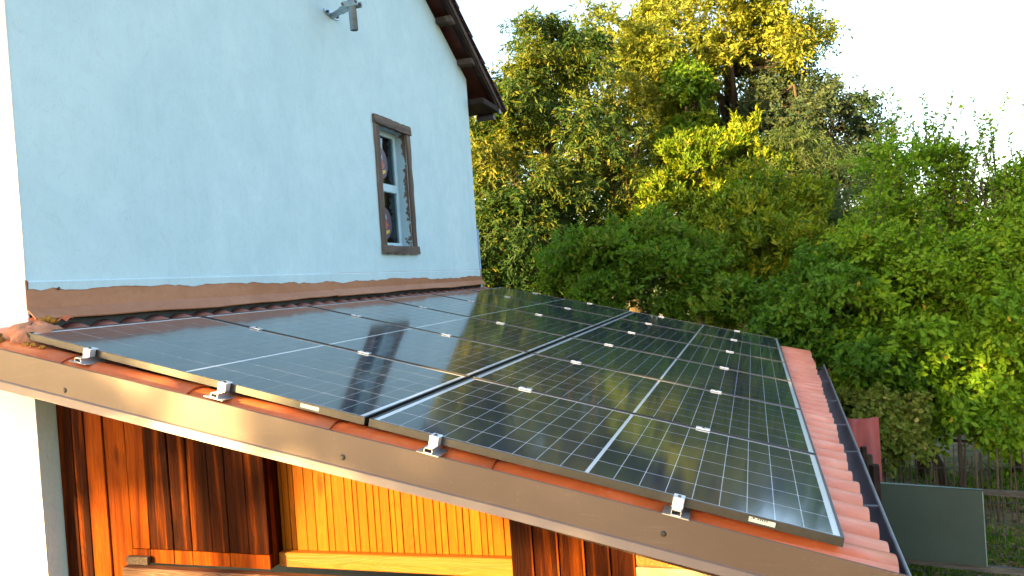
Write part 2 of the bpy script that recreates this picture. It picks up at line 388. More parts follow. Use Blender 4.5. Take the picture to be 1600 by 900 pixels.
        return mb
    sub('surround_board', jag(3.955, 4.052, .43, 1.70), 'old_wood'); sub('surround_board', jag(4.662, 4.755, .43, 1.68, .02), 'old_wood')
    sub('surround_board', jag(3.945, 4.765, 1.66, 1.745, .034, False), 'old_wood_y'); sub('surround_board', jag(3.95, 4.775, .415, .497, .038, False), 'old_wood_y')
    # peeling paint liner on the far reveal
    sub('reveal_lining', MB().box(XW - .13, XW - .004, oy1 - .012, oy1 - .001, oz0 + .002, oz1 - .002).box(XW - .13, XW - .004, oy0 + .014, oy1 - .014, oz1 - .012, oz1 - .003), 'peel')
    xs = XW - .14; a = .05
    sub('sash_frame', MB().box(xs, xs + .035, oy0 + .003, oy0 + a, oz0 + .003, oz1 - .014).box(xs, xs + .035, oy1 - a - .012, oy1 - .014, oz0 + .003, oz1 - .014)
        .box(xs + .002, xs + .033, oy0 + a, oy1 - a - .012, oz1 - a - .014, oz1 - .014).box(xs + .002, xs + .033, oy0 + a, oy1 - a - .012, oz0 + .003, oz0 + a)
        .box(xs + .001, xs + .04, oy0 + a, oy1 - a - .012, 1.05, 1.13), 'sash', bevel=.004)
    g0, g1 = oy0 + a, oy1 - a - .012
    for z0, z1 in ((1.13, oz1 - a - .014), (oz0 + a, 1.05)):
        sub('pane', MB().box(xs + .014, xs + .018, g0, g1, z0, z1), 'glass')
        sub('inner_blind', MB().box(xs + .006, xs + .009, (g0 + g1) / 2 + .02, g1 - .0, z0, z1), 'curtain')
    for zc, h in ((1.335, .155), (.735, .155)):
        yc = (g0 + g1) / 2 - .03; d = [(yc + .135 * math.cos(t), zc + h * math.sin(t)) for t in np.linspace(0, 2 * math.pi, 30)[:-1]]
        o = sub('round_sticker', MB().prism(d, 0, xs + .0195, xs + .0205), 'disc')
        sub2 = lambda mb, m: part('sticker_print', mb, MAT[m], win)
        sub2(MB().prism([(yc - .08, zc - .02), (yc - .02, zc + .0), (yc + .0, zc + .06), (yc + .03, zc + .0), (yc + .07, zc - .01), (yc + .02, zc - .06), (yc - .06, zc - .05)], 0, xs + .021, xs + .0215), 'print_red')
        sub2(MB().prism([(yc - .07, zc - .09), (yc + .0, zc - .075), (yc + .08, zc - .06), (yc + .07, zc - .09), (yc, zc - .115), (yc - .06, zc - .12)], 0, xs + .0216, xs + .022), 'print_yellow')
        sub2(MB().prism([(yc + .0, zc + .06), (yc + .015, zc + .1), (yc + .03, zc + .03)], 0, xs + .0221, xs + .0224), 'print_blue')
    # roof
    roof_under = lambda y, o=0: ZR - abs(y - RY) * SL + o
    e0, e1 = YN - .7, 7.33
    mb = MB(); xo = .035
    for ya, yb in ((RY, e1), (RY, e0)):
        za, zb = roof_under(ya, .12), roof_under(yb, .12)
        mb.add([(HB - .3, ya, za), (xo - .02, ya, za), (xo - .02, yb, zb), (HB - .3, yb, zb)] + [(HB - .3, ya, za + .045), (xo - .02, ya, za + .045), (xo - .02, yb, zb + .045), (HB - .3, yb, zb + .045)],
               [(0, 1, 2, 3), (4, 5, 6, 7), (0, 1, 5, 4), (1, 2, 6, 5), (2, 3, 7, 6), (3, 0, 4, 7)])
    roof = part('roof', mb, MAT['soffit'], house)
    # verge rafters and soffit strips under the overhang
    def slant(ya, yb, x0, x1, o0, o1, mat, name='verge_rafter'):
        m = MB(); za, zb = roof_under(ya), roof_under(yb)
        m.add([(x0, ya, za + o0), (x1, ya, za + o0), (x1, yb, zb + o0), (x0, yb, zb + o0), (x0, ya, za + o1), (x1, ya, za + o1), (x1, yb, zb + o1), (x0, yb, zb + o1)],
              [(0, 1, 2, 3), (4, 5, 6, 7), (0, 1, 5, 4), (1, 2, 6, 5), (2, 3, 7, 6), (3, 0, 4, 7)]); part(name, m, MAT[mat], roof)
    for s_, e in ((1, e1), (-1, e0)):
        slant(RY, e, -.035, .012, .03, .119, 'eave_wood')
        slant(RY, e, -.075, -.037, .075, .119, 'eave_wood')
        slant(RY, e, .0125, .03, .065, .135, 'block', 'barge_strip')
    for y in (5.80, 6.42, 5.0, 4.2):
        z = roof_under(y); part('purlin_end', MB().box(XW + .001, .0, y - .075, y + .075, z - .02, z + .055), MAT['block'], roof, bevel=.012)
    part('eave_box', MB().box(XW - .3, .015, YF + .002, e1 - .05, 2.345, 2.425), MAT['eave_wood'], roof, bevel=.01)
    part('eave_cap', MB().box(-.02, .022, e1 - .045, e1 + .0, 2.34, 2.42), MAT['galv'], roof)
    # plain tiles: verge columns tile by tile, the rest as courses
    L = .27; tl = MB(); x0, x1 = -.0, .17; th = .016
    me = MB().box(-.085, .085, 0, .34, 0, th).mesh('tile', MAT['roof_tile'])
    ang = math.atan(SL); 
    nrow = int((e1 - RY) / math.cos(ang) / (L * .82)) 
    for sgn in (1, -1):
        eL = (e1 - RY) if sgn == 1 else (RY - e0); nr = int(eL / math.cos(ang) / .235)
        for k in range(nr + 1):
            for c in range(3):
                dist = (k + .4) * .235
                y = RY + sgn * dist * math.cos(ang); z = ZR - dist * math.sin(ang) + .175
                o = bpy.data.objects.new('tile', me); COL.objects.link(o); o.parent = roof
                org = ROOTORG['house']; o.location = (-.035 - c * .175 + random.uniform(-.006, .006) - org[0], y - org[1], z - org[2])
                tilt = -ang + R(4.0) + random.uniform(-.012, .012)
                o.rotation_euler = (tilt, 0, random.uniform(-.02, .02) + (0 if sgn == 1 else math.pi))
    mb = MB()
    for sgn in (1, -1):
        eL = (e1 - RY) if sgn == 1 else (RY - e0); nr = int(eL / math.cos(ang) / .235)
        for k in range(nr + 1):
            d0 = k * .235; d1 = d0 + .30
            ya, yb = RY + sgn * d0 * math.cos(ang), RY + sgn * d1 * math.cos(ang); za, zb = ZR - d0 * math.sin(ang) + .17, ZR - d1 * math.sin(ang) + .19
            mb.add([(HB - .3, ya, za), (-.48, ya, za), (-.48, yb, zb), (HB - .3, yb, zb), (HB - .3, yb, zb - .02), (-.48, yb, zb - .02)], [(0, 1, 2, 3), (3, 2, 5, 4)])
    part('tile_courses', mb, MAT['roof_tile'], roof, kind='stuff')
    part('ridge_cap', MB().tube([(HB - .3, RY, ZR + .14), (.04, RY, ZR + .14)], .11, 10), MAT['roof_tile'], roof)
    # stub of rear gutter at the corner and the downpipe
    part('gutter_end', MB().tube([(XW - .1, YF + .62, 2.30), (-.06, YF + .62, 2.30)], .045, 10), MAT['gutter'], house)
    part('downpipe_bend', MB().tube([(XW - .08, YF + .1, 2.28), (XW - .08, YF + .09, 2.1), (XW - .1, YF + .06, 1.95)], .04, 8), MAT['galv'], house)
    part('downpipe', MB().tube([(XW - .035, YF + .075, -3.0), (XW - .035, YF + .075, .76)], .034, 10), MAT['galv'], house, smooth=True)
def peelmat():
    s = NT('peeling_blue_paint'); v = s.coord((1, 1, 1), rnd=False); n = s.noise(v, 9, 8, .7, .6)
    sep = s.new('ShaderNodeSeparateXYZ'); s.l(v, sep.inputs[0])
    # x of the reveal, measured from the outer arris, decides how much paint has flaked
    mr = s.new('ShaderNodeMapRange'); mr.inputs[1].default_value = XW + 1.8 - .10; mr.inputs[2].default_value = XW + 1.8; s.l(sep.outputs[0], mr.inputs[0])
    ad = s.new('ShaderNodeMath', operation='ADD'); s.l(n, ad.inputs[0]); mu = s.new('ShaderNodeMath', operation='MULTIPLY'); mu.inputs[1].default_value = .32; s.l(mr.outputs[0], mu.inputs[0]); s.l(mu.outputs[0], ad.inputs[1])
    c = s.mix(s.ramp(ad.outputs[0], [(.70, 0.0), (.73, 1.0)]), (.30, .44, .50), (.10, .065, .045)); s.set(c, .7); s.bump(n, .4, .004); return s.m
MAT['peel'] = peelmat()
def glassmat():
    s = NT('window_glass'); gl = s.new('ShaderNodeBsdfGlossy'); gl.inputs['Roughness'].default_value = .03; gl.inputs[0].default_value = (.9, .95, 1, 1)
    tr = s.new('ShaderNodeBsdfTransparent'); tr.inputs[0].default_value = (.8, .88, .88, 1); fr = s.new('ShaderNodeFresnel'); fr.inputs[0].default_value = 1.5
    mx = s.new('ShaderNodeMixShader'); s.l(fr.outputs[0], mx.inputs[0]); s.l(tr.outputs[0], mx.inputs[1]); s.l(gl.outputs[0], mx.inputs[2]); s.l(mx.outputs[0], s.out.inputs[0]); return s.m
MAT['glass'] = glassmat()
build_house()

# antenna mast bracket on the wall
def build_mast():
    e = empty('mast_bracket', (XW, 3.33, 2.48), 'galvanised mast bracket and pipe stub fixed high on the blue wall', 'bracket')
    d = [(3.19 + .13 + .135 * math.cos(t), 2.485 + .034 * math.sin(t)) for t in np.linspace(0, 2 * math.pi, 25)[:-1]]
    part('wall_plate', MB().prism(d, 0, XW + .001, XW + .009), MAT['galv'], e, bevel=.002)
    for y in (3.235, 3.40): part('plate_bolt', MB().tube([(XW + .009, y, 2.485), (XW + .026, y, 2.485)], .012, 6), MAT['bolt'], e)
    A = Vector((XW + .009, 3.32, 2.47)); B = Vector((.03, 3.22, 2.49))
    part('arm', MB().tube([A, A.lerp(B, .62)], .026, 12).tube([A.lerp(B, .55), B], .033, 12), MAT['galv'], e, smooth=False)
    P = Vector((.062, 3.21, 0))
    part('pipe', MB().tube([(P.x + .005, P.y, 2.275), (P.x - .03, P.y, 3.55)], .034, 18), MAT['galv'], e, smooth=True)
    part('pipe_mouth', MB().tube([(P.x + .005, P.y, 2.273), (P.x + .005, P.y, 2.2748)], .028, 18), MAT['black'], e)
    for dy in (-.038, .038): part('clamp_plate', MB().box(P.x - .075, P.x + .075, P.y + dy - .004, P.y + dy + .004, 2.465, 2.515), MAT['galv'], e, bevel=.003)
    for dx in (-.062, .062): part('clamp_bolt', MB().tube([(P.x + dx, P.y - .065, 2.49), (P.x + dx, P.y + .06, 2.49)], .007, 6), MAT['bolt'], e)
build_mast()

# ------------------------------------------------------------------ lean-to
def RP(u, v, n):            # roof coordinates (down the slope, along the eave, normal) to scene coordinates
    return (u * math.cos(TH) + n * math.sin(TH), v, -u * math.sin(TH) + n * math.cos(TH))
shed = empty('lean_to_shed', (1.7, 3.4, -3), 'timber lean-to shed with orange tiled roof leaning on the blue house', 'shed')
FV = lambda u: float(np.interp(u, [-.7, .04, 1.3, 2.35, 3.23, 3.75], [-.20, -.152, -.105, -.062, -.05, -.045]))
def build_shed():
    # roof deck
    mb = MB(); c = [RP(-.2, -.0, -.115), RP(3.56, -.0, -.115), RP(3.68, 6.9, -.115), RP(-.2, 6.9, -.115), RP(-.2, -.0, -.16), RP(3.56, -.0, -.16), RP(3.68, 6.9, -.16), RP(-.2, 6.9, -.16)]
    c[0] = (XW + .01, *c[0][1:]); c[3] = (XW + .01, *c[3][1:]); c[4] = (XW + .01, *c[4][1:]); c[7] = (XW + .01, *c[7][1:])
    mb.add(c, [(0, 1, 2, 3), (4, 5, 6, 7), (0, 1, 5, 4), (1, 2, 6, 5), (2, 3, 7, 6), (3, 0, 4, 7)])
    roof = part('roof', mb, MAT['eave_wood'], shed)
    org = ROOTORG['lean_to_shed']
    # one barrel tile, 0.19 wide, in roof coordinates
    def tilemesh(L, mat, w=.192, amp=.042, nm='tile'):
        n = 10; vs = []; fs = []
        for e in (0, L):
            for off in (0, -.013):
                for i in range(n + 1):
                    s = i / n; h = amp * max(0, math.sin(math.pi * min(1, s / .93))) ** .75 + (.0 if e == 0 else .008)
                    vs.append((e, (s - .5) * w, h + off))
        m = n + 1
        for i in range(n):
            fs += [(i, i + 1, 2 * m + i + 1, 2 * m + i), (m + i, 3 * m + i, 3 * m + i + 1, m + i + 1), (i, m + i, m + i + 1, i + 1), (2 * m + i, 2 * m + i + 1, 3 * m + i + 1, 3 * m + i)]
        fs += [(0, 2 * m, 3 * m, m), (n, m + n, 3 * m + n, 2 * m + n)]
        me = MB().add(vs, fs).mesh(nm, mat, True)
        return me
    def place(me, u, v, n, dz=0, dr=0):
        o = bpy.data.objects.new('tile', me); COL.objects.link(o); o.parent = roof; p = RP(u, v, n)
        o.location = (p[0] - org[0], p[1] - org[1], p[2] - org[2]); o.rotation_euler = (random.uniform(-.02, .02), TH + dz, dr); return o
    tm = tilemesh(.42, MAT['clay']); to = tilemesh(.34, MAT['clay_old']); tv = tilemesh(.30, MAT['clay'])
    for k in range(36):
        v = .06 + k * .19; end = 3.635 + max(0, v - 1.4) * .036 + random.uniform(-.008, .008)
        place(tm, end - .42, v, -.103, random.uniform(-.006, .006), random.uniform(-.008, .008))
        place(tilemesh(.42, MAT['clay']) if False else tm, end - .80, v, -.112, 0, random.uniform(-.006, .006))
        place(to, -.192 + random.uniform(-.006, .006), v + random.uniform(-.006, .006), -.060, .13 + random.uniform(-.015, .015), random.uniform(-.02, .02))
        place(to, .13 + random.uniform(-.01, .01), v, -.108, 0, random.uniform(-.01, .01))
    # verge tiles, long lengths along the near edge
    def verge(u0, u1, lift):
        n = 12; vs = []; m = n + 1; K = 5
        for k in range(K):
            u = u0 + (u1 - u0) * k / (K - 1); vv = FV(u)
            for off in (0, -.012):
                for i in range(n + 1):
                    s = i / n; h = .052 * max(0, math.sin(math.pi * s)) ** .7
                    vs.append(RP(u, vv + .03 + s * .205, -.104 + h + lift * (k / (K - 1)) + off * .9))
        fs = []
        for k in range(K - 1):
            a, b = k * 2 * m, (k + 1) * 2 * m
            for i in range(n): fs += [(a + i, a + i + 1, b + i + 1, b + i), (a + m + i, b + m + i, b + m + i + 1, a + m + i + 1)]
            fs += [(a, b, b + m, a + m), (a + n, a + m + n, b + m + n, b + n)]
        for a in (0, (K - 1) * 2 * m): fs += [(a + i, a + m + i, a + m + i + 1, a + i + 1) for i in range(n)]
        part('verge_tile', MB().add(vs, fs), MAT['clay_verge'], roof, smooth=True)
    for a, b in ((-.55, .30), (.27, .94), (.92, 1.595), (1.575, 2.26), (2.24, 2.905), (2.88, 3.64)): verge(a, b, .010)
    # fascia: upright leaf, rolled top, flared foot
    K = 30; us = np.linspace(-.75, 3.70, K); vs = []; fs = []
    def zt(u): return RP(u, 0, -.050)
    prof = [(.006, -.004), (.0, .0), (-.004, -.004), (-.004, -.152), (-.009, -.160), (-.017, -.196), (-.010, -.20), (.0, -.19), (.006, -.178)]
    hs = lambda u: float(np.interp(u, [-.7, 0, 1.2, 2.3, 3.7], [.86, .87, .84, .79, .76]))
    for u in us:
        x, _, z = zt(u); y = FV(u)
        for a, b in prof: vs.append((x, y + a, z + b * hs(u) * 1.03))
    m = len(prof)
    for k in range(K - 1):
        for j in range(m): fs.append((k * m + j, k * m + (j + 1) % m, (k + 1) * m + (j + 1) % m, (k + 1) * m + j))
    fs += [tuple(range(m)), tuple(range((K - 1) * m, K * m))[::-1]]
    fa = part('verge_fascia', MB().add(vs, fs), MAT['brown_metal'], shed)
    for px, py in ((112, 608), (532, 716), (1034, 842)):
        p = on(px, py, 1, -.11); y = FV(p[0]) - .004
        part('fascia_screw', MB().tube([(p[0], y, p[2]), (p[0], y - .005, p[2])], [.011, .006], 8), MAT['bolt'], fa)
    # timber behind the fascia
    mb = MB(); c = [RP(-.15, .0, -.163), RP(3.5, .0, -.163), RP(3.5, .0, -.28), RP(-.15, .0, -.28)]
    mb.add([(max(p[0], XW + .004), y, p[2]) for y in (.10, .20) for p in c], [(0, 1, 2, 3), (4, 5, 6, 7), (0, 1, 5, 4), (1, 2, 6, 5), (2, 3, 7, 6), (3, 0, 4, 7)])
    part('verge_rafter', mb, MAT['eave_wood'], shed)
    # gutter along the eave
    ys = np.linspace(.0, 5.75, 14); vs = []; K = 12
    rx = lambda y: float(np.interp(y, [0, .2, .9, 1.7, 5.75], [3.566, 3.573, 3.592, 3.622, 3.762]))
    def gut(ya, yb):
        vs = []; ys = np.linspace(ya, yb, 4)
        for y in ys:
            cx = rx(y) - .062
            for r in (.062, .0585):
                for i in range(K + 1):
                    t = math.pi * i / K; vs.append((cx + r * math.cos(t), y, -1.0 - r * math.sin(t) * 1.05))
        m = K + 1; fs = []
        for k in range(3):
            a, b = k * 2 * m, (k + 1) * 2 * m
            for i in range(K): fs += [(a + i, a + i + 1, b + i + 1, b + i), (a + m + i, b + m + i, b + m + i + 1, a + m + i + 1)]
            fs += [(a, b, b + m, a + m)]
        mb = MB().add(vs, fs); part('gutter', mb, MAT['gutter'], shed, smooth=True)
        part('gutter_bead', MB().tube([(rx(y) + .001, y, -.996) for y in ys], .0075, 8), MAT['galv_dark'], shed)
    for a, b in ((-.02, 1.93), (1.932, 3.86), (3.862, 5.75)): gut(a, b)
    for y in (.05, .95, 1.95, 2.7, 3.6, 4.6, 5.5): part('gutter_strap', MB().box(rx(y) - .125, rx(y), y - .012, y + .012, -.9985, -.9955), MAT['gutter'], shed)
    part('gutter_end_cap', MB().prism([(rx(0) - .062 + .061 * math.cos(t), -1.0 - .064 * math.sin(t)) for t in np.linspace(0, math.pi, 12)], 1, -.024, -.02), MAT['gutter'], shed)
    # boarded wall facing the viewer, on the plane y = 0.29
    Y1 = .29
    edges = [-.195, -.103, -.027, .091, .219, .325, .463, .565, .679, .774, .881, .990]
    top = lambda x: -x * math.tan(TH) - .165
    for i in range(len(edges) - 1):
        a, b = edges[i] + .0015, edges[i + 1] - .0015
        if i == 2: b -= .008
        if i == 3: a += .004
        if i == 5: b -= .005
        bot = -3.0 if i < 4 else -1.075
        t = random.uniform(-.004, .004); bow = .004
        mb = MB().prism([(a, bot), (b, bot), (b + bow * (i in (3, 4)), -.7), (b, top(b)), (a, top(a)), (a - .0, -.7)], 1, Y1 + t, Y1 + .024 + t)
        part('board', mb, MAT['orange_board'] if i in (2, 3, 4) else MAT['dark_board'], shed, bevel=.003)
        if i >= 4: part('board_foot', MB().box(a, b, Y1 + t - .001, Y1 + .024, -1.14, -1.0765), MAT['orange_board'], shed)
    part('backing_post', MB().box(.085, .12, Y1 + .03, Y1 + .05, -3.0, top(.12)), MAT['green_edge'], shed)
    part('jamb_board', MB().box(.966, .988, Y1 + .026, Y1 + .10, -1.14, top(.99)), MAT['dark_board'], shed)
    part('lintel', MB().box(.205, 1.50, Y1 - .06, Y1 - .012, -1.30, -1.145), MAT['lintel'], shed, bevel=.004)
    part('lintel_block', MB().box(.203, .33, Y1 - .03, Y1 - .006, -1.143, -1.105), MAT['block'], shed, bevel=.003)
    part('door_frame', MB().box(1.505, 2.60, Y1 - .04, Y1 + .03, -1.30, -1.19), MAT['white_paint'], shed, bevel=.003)
    # pale pine infill, set back
    Y2 = .39; sc_ = (Y2 - CW[1]) / (.31 - CW[1])
    e = [.99, 1.014, 1.059, 1.092, 1.119, 1.174, 1.223, 1.282, 1.314, 1.378, 1.415, 1.438, 1.482, 1.516, 1.544, 1.590, 1.615, 1.645, 1.695, 1.720, 1.750, 1.794, 1.823, 1.852, 1.896, 1.924, 1.953, 2.0, 2.028, 2.051, 2.102, 2.135]
    e = [CW[0] + (x - CW[0]) * sc_ for x in e]; e[-1] = 2.12
    while e[0] > .99 + .03: e.insert(0, e[0] - .045)
    for i in range(len(e) - 1):
        a, b = e[i] + .0012, e[i + 1] - .0012; t = random.uniform(-.0015, .0015)
        part('pine_board', MB().prism([(a, -1.15), (b, -1.15), (b, top(b)), (a, top(a))], 1, Y2 + t, Y2 + .02 + t), MAT['pale_board'], shed, bevel=.002)
    part('pine_sill_beam', MB().prism([(.992, -1.15), (2.13, -1.15), (2.13, -1.068), (.992, -1.085)], 1, Y2 - .045, Y2 - .004), MAT['pale_beam'], shed, bevel=.004)
    e = [2.131, 2.226, 2.332, 2.437, 2.537, 2.635]
    for i in range(5):
        a, b = e[i] + .001, e[i + 1] - .005
        part('board', MB().prism([(a, -3.0), (b, -3.0), (b, top(b)), (a, top(a))], 1, Y1 - .0 + .0007 * i, Y1 + .022), MAT['dark_board'], shed, bevel=.003)
        part('batten_bead', MB().box(b - .003, b + .004, Y1 - .006, Y1 + .0, -3.0, top(b) - .002), MAT['orange_board'], shed)
    part('masonry_pier', MB().box(2.637, 3.40, Y1 - .005, Y1 + .25, -3.0, -1.055), MAT['pale_mortar'], shed)
    part('render_patch', MB().prism([(2.64, -1.05), (2.78, -1.052), (2.95, -1.065), (3.38, -1.06), (3.38, -.95), (2.64, -.80)], 1, Y1 - .012, Y1 + .24), MAT['rough_render'], shed, bevel=.006)
    # side and rear walls of the shed
    part('eave_wall', MB().box(3.34, 3.40, Y1 + .26, 6.7, -3.0, -1.02), MAT['dark_board'], shed)
    part('rear_shed_wall', MB().prism([(XW + .01, -3), (3.39, -3), (3.39, -1.02), (XW + .01, -.16)], 1, 6.72, 6.78), MAT['dark_board'], shed)
MAT['galv_dark'] = simple('grey_bead', (.12, .13, .15), (.2, .21, .23), 9, .4, .4, .05)
build_shed()

# mortar mound and moss at the near upper corner of the roof
def lump(name, c, r, mat, label, cat, n=900, kind=None, seed=1, scale=(1, 1, 1), rotz=0):
    rr = np.random.default_rng(seed); mb = MB(); nu, nv = 22, 12; vs = []; fs = []
    ph = rr.uniform(0, 6, 8)
    for j in range(nv + 1):
        for i in range(nu):
            a = 2 * math.pi * i / nu; b = math.pi * j / nv
            q = 1 + .12 * math.sin(3 * a + ph[0]) * math.sin(b * 2 + ph[1]) + .09 * math.sin(7 * a + ph[2] + b * 3) + .06 * math.sin(13 * a + ph[3]) * math.sin(9 * b) + rr.uniform(-.04, .04)
            vs.append((c[0] + r * q * math.sin(b) * math.cos(a) * scale[0], c[1] + r * q * math.sin(b) * math.sin(a) * scale[1], c[2] + r * q * math.cos(b) * scale[2]))
    for j in range(nv):
        for i in range(nu): fs.append((j * nu + i, j * nu + (i + 1) % nu, (j + 1) * nu + (i + 1) % nu, (j + 1) * nu + i))
    return mb.add(vs, fs)
mm = lump('mortar', (-.08, .10, -.035), .10, None, '', '', scale=(1.15, 1.5, .72), seed=3)
solo('mortar_mound', mm, MAT['mortar'], (-.08, .10, -.1), 'rough salmon mortar mound on the roof corner below the house wall', 'mortar', smooth=True)
mb = MB()
for k, (x, y, z, r) in enumerate(((-.10, -.06, -.028, .022), (-.135, -.06, -.022, .026), (-.17, -.075, -.012, .03), (-.155, -.03, -.010, .026), (-.21, -.07, .0, .032), (.03, -.03, -.055, .014), (.07, -.03, -.06, .012), (.12, -.03, -.07, .012))):
    q = lump('m', (x, y, z), r, None, '', '', scale=(1.3, 1.1, .8), seed=k + 20); mb.add(q.v, q.f)
solo('moss', mb, MAT['moss'], (-.1, -.05, -.05), 'ochre moss tufts on the roof corner beside the first panel', 'moss', kind='stuff')
mb = MB()
for k, (x, y, z, r) in enumerate(((-.115, .185, .045, .016), (-.10, .205, .048, .018), (-.085, .22, .04, .014))):
    q = lump('m', (x, y, z), r, None, '', '', scale=(1.2, 1.2, .9), seed=k + 40); mb.add(q.v, q.f)
solo('moss', mb, MAT['moss'], (-.1, .2, .03), 'small ochre moss tuft tucked under the end of the wall flashing', 'moss', kind='stuff')

# ------------------------------------------------------------------ solar panels
PL, PW, GC, GR, PT = 1.722, 1.134, .020, .02, .030
def build_panels():
    fw = .009
    fr = MB().box(0, PL, 0, fw, -PT, 0).box(0, PL, PW - fw, PW, -PT, 0).box(0, fw, fw, PW - fw, -PT, 0).box(PL - fw, PL, fw, PW - fw, -PT, 0).mesh('frame', MAT['frame'])
    bs = MB().box(fw, PL - fw, fw, PW - fw, -.012, -.0030).mesh('backsheet', MAT['backsheet'])
    mx, my, mid, g, gv = .023, .013, .015, .0025, .0046
    cw = ((PL - 2 * fw - 2 * mx - mid) / 2 - 8 * g) / 9; ch = (PW - 2 * fw - 2 * my - 5 * gv) / 6
    k = .0022
    cell = MB().prism([(k, 0), (cw - k, 0), (cw, k), (cw, ch - k), (cw - k, ch), (k, ch), (0, ch - k), (0, k)], 2, 0, .0004).mesh('cell', MAT['cell'])
    bar = None
    desc_r = ['nearest the viewer', 'second row from the viewer', 'third row from the viewer', 'fourth row from the viewer', 'fifth row from the viewer', 'farthest row by the trees']
    for c in range(2):
        for r in range(6):
            u, v = c * (PL + GC), r * (PW + GR)
            side = 'upper column by the wall' if c == 0 else 'lower column by the gutter'
            p = RP(u, v, 0)
            e = empty('solar_panel', p, f'black framed solar panel in the {side}, {desc_r[r]}', 'solar panel', 'solar panels on the lean-to roof', (0, TH, 0))
            link('frame', fr, e); link('backsheet', bs, e)
            for i in range(18):
                for j in range(6):
                    x = fw + mx + i * (cw + g) + (mid - g if i >= 9 else 0)
                    link('cell', cell, e, (x, fw + my + j * (ch + gv), -.0029))
            if r == 0:
                x0 = 1.435 if c == 0 else 1.425
                lab = link('label_sticker', MB().box(x0, x0 + .085, -.0012, 0, -.022, -.006).mesh('label_sticker', MAT['label']), e)
                if c == 1:
                    mk = MB(); x = x0 + .006
                    for ch_, w in zip('-K-SOLAR-', (.006, .009, .006, .007, .007, .007, .007, .007, .01)):
                        hgt = .002 if ch_ == '-' else .006
                        mk.box(x, x + w * .7, -.0016, -.0012, -.012, -.012 + hgt)
                        x += w
                    mk.box(x0 + .006, x0 + .075, -.0016, -.0012, -.018, -.0172)
                    link('label_print', mk.mesh('label_print', MAT['ink']), lab)
build_panels()

def build_rails():
    us = [.383, 1.085, 2.03, 2.935]
    lab = ['rail nearest the house wall', 'second rail from the house wall', 'third rail, just right of the middle seam', 'rail nearest the gutter']
    V1 = 6 * PW + 5 * GR
    for k, u in enumerate(us):
        e = empty('mounting_rail', RP(u, 0, -.05), 'aluminium panel mounting rail with silver clamps, ' + lab[k], 'rail', 'mounting rails under the panels', (0, TH, 0))
        # local frame: origin on the rail axis at v = 0, n = -0.05
        w = .017; t = .003; y0 = -.075 + (.0 if k < 3 else .02); y1 = V1 + .04
        rl = MB().box(-w, -w + t, y0, y1, .0, .0195).box(w - t, w, y0, y1, .0, .0195).box(-w, w, y0 + .0, y1, .0165, .0195001).box(-w + .004, w - .004, y0 + .002, y1, .0, .002)
        link('rail', rl.mesh('rail', MAT['alu']), e)
        link('foot_plate', MB().box(-.045, .045, y0 - .004, .09, -.0035, -.0001).mesh('foot_plate', MAT['alu']), e)
        if k == 3: pass
        ec = MB().box(-.019, .019, -.034, -.002, .0196, .056).box(-.019, .019, -.002, .010, .0515, .056)
        o = link('end_clamp', ec.mesh('end_clamp', MAT['alu_bright']), e); bev(o, .0015)
        link('clamp_bolt', MB().tube([(0, -.018, .056), (0, -.018, .0605)], .0065, 6).mesh('clamp_bolt', MAT['bolt']), o)
        cm = MB().box(-.033, .033, -.019, .019, .0505, .0545).box(-.033, .033, -.0085, .0085, .02, .0504).mesh('mid_clamp', MAT['alu_bright'])
        bm = MB().tube([(0, 0, .0545), (0, 0, .0585)], .0065, 6).mesh('clamp_bolt', MAT['bolt'])
        for r in range(1, 7):
            v = r * PW + (r - .5) * GR if r < 6 else V1 + .012
            d = [0.04, .05, .03, .03][k] * (r / 3)
            c_ = link('mid_clamp' if r < 6 else 'end_clamp', cm, e, (min(d, .12), v, 0)); link('clamp_bolt', bm, c_)
build_rails()

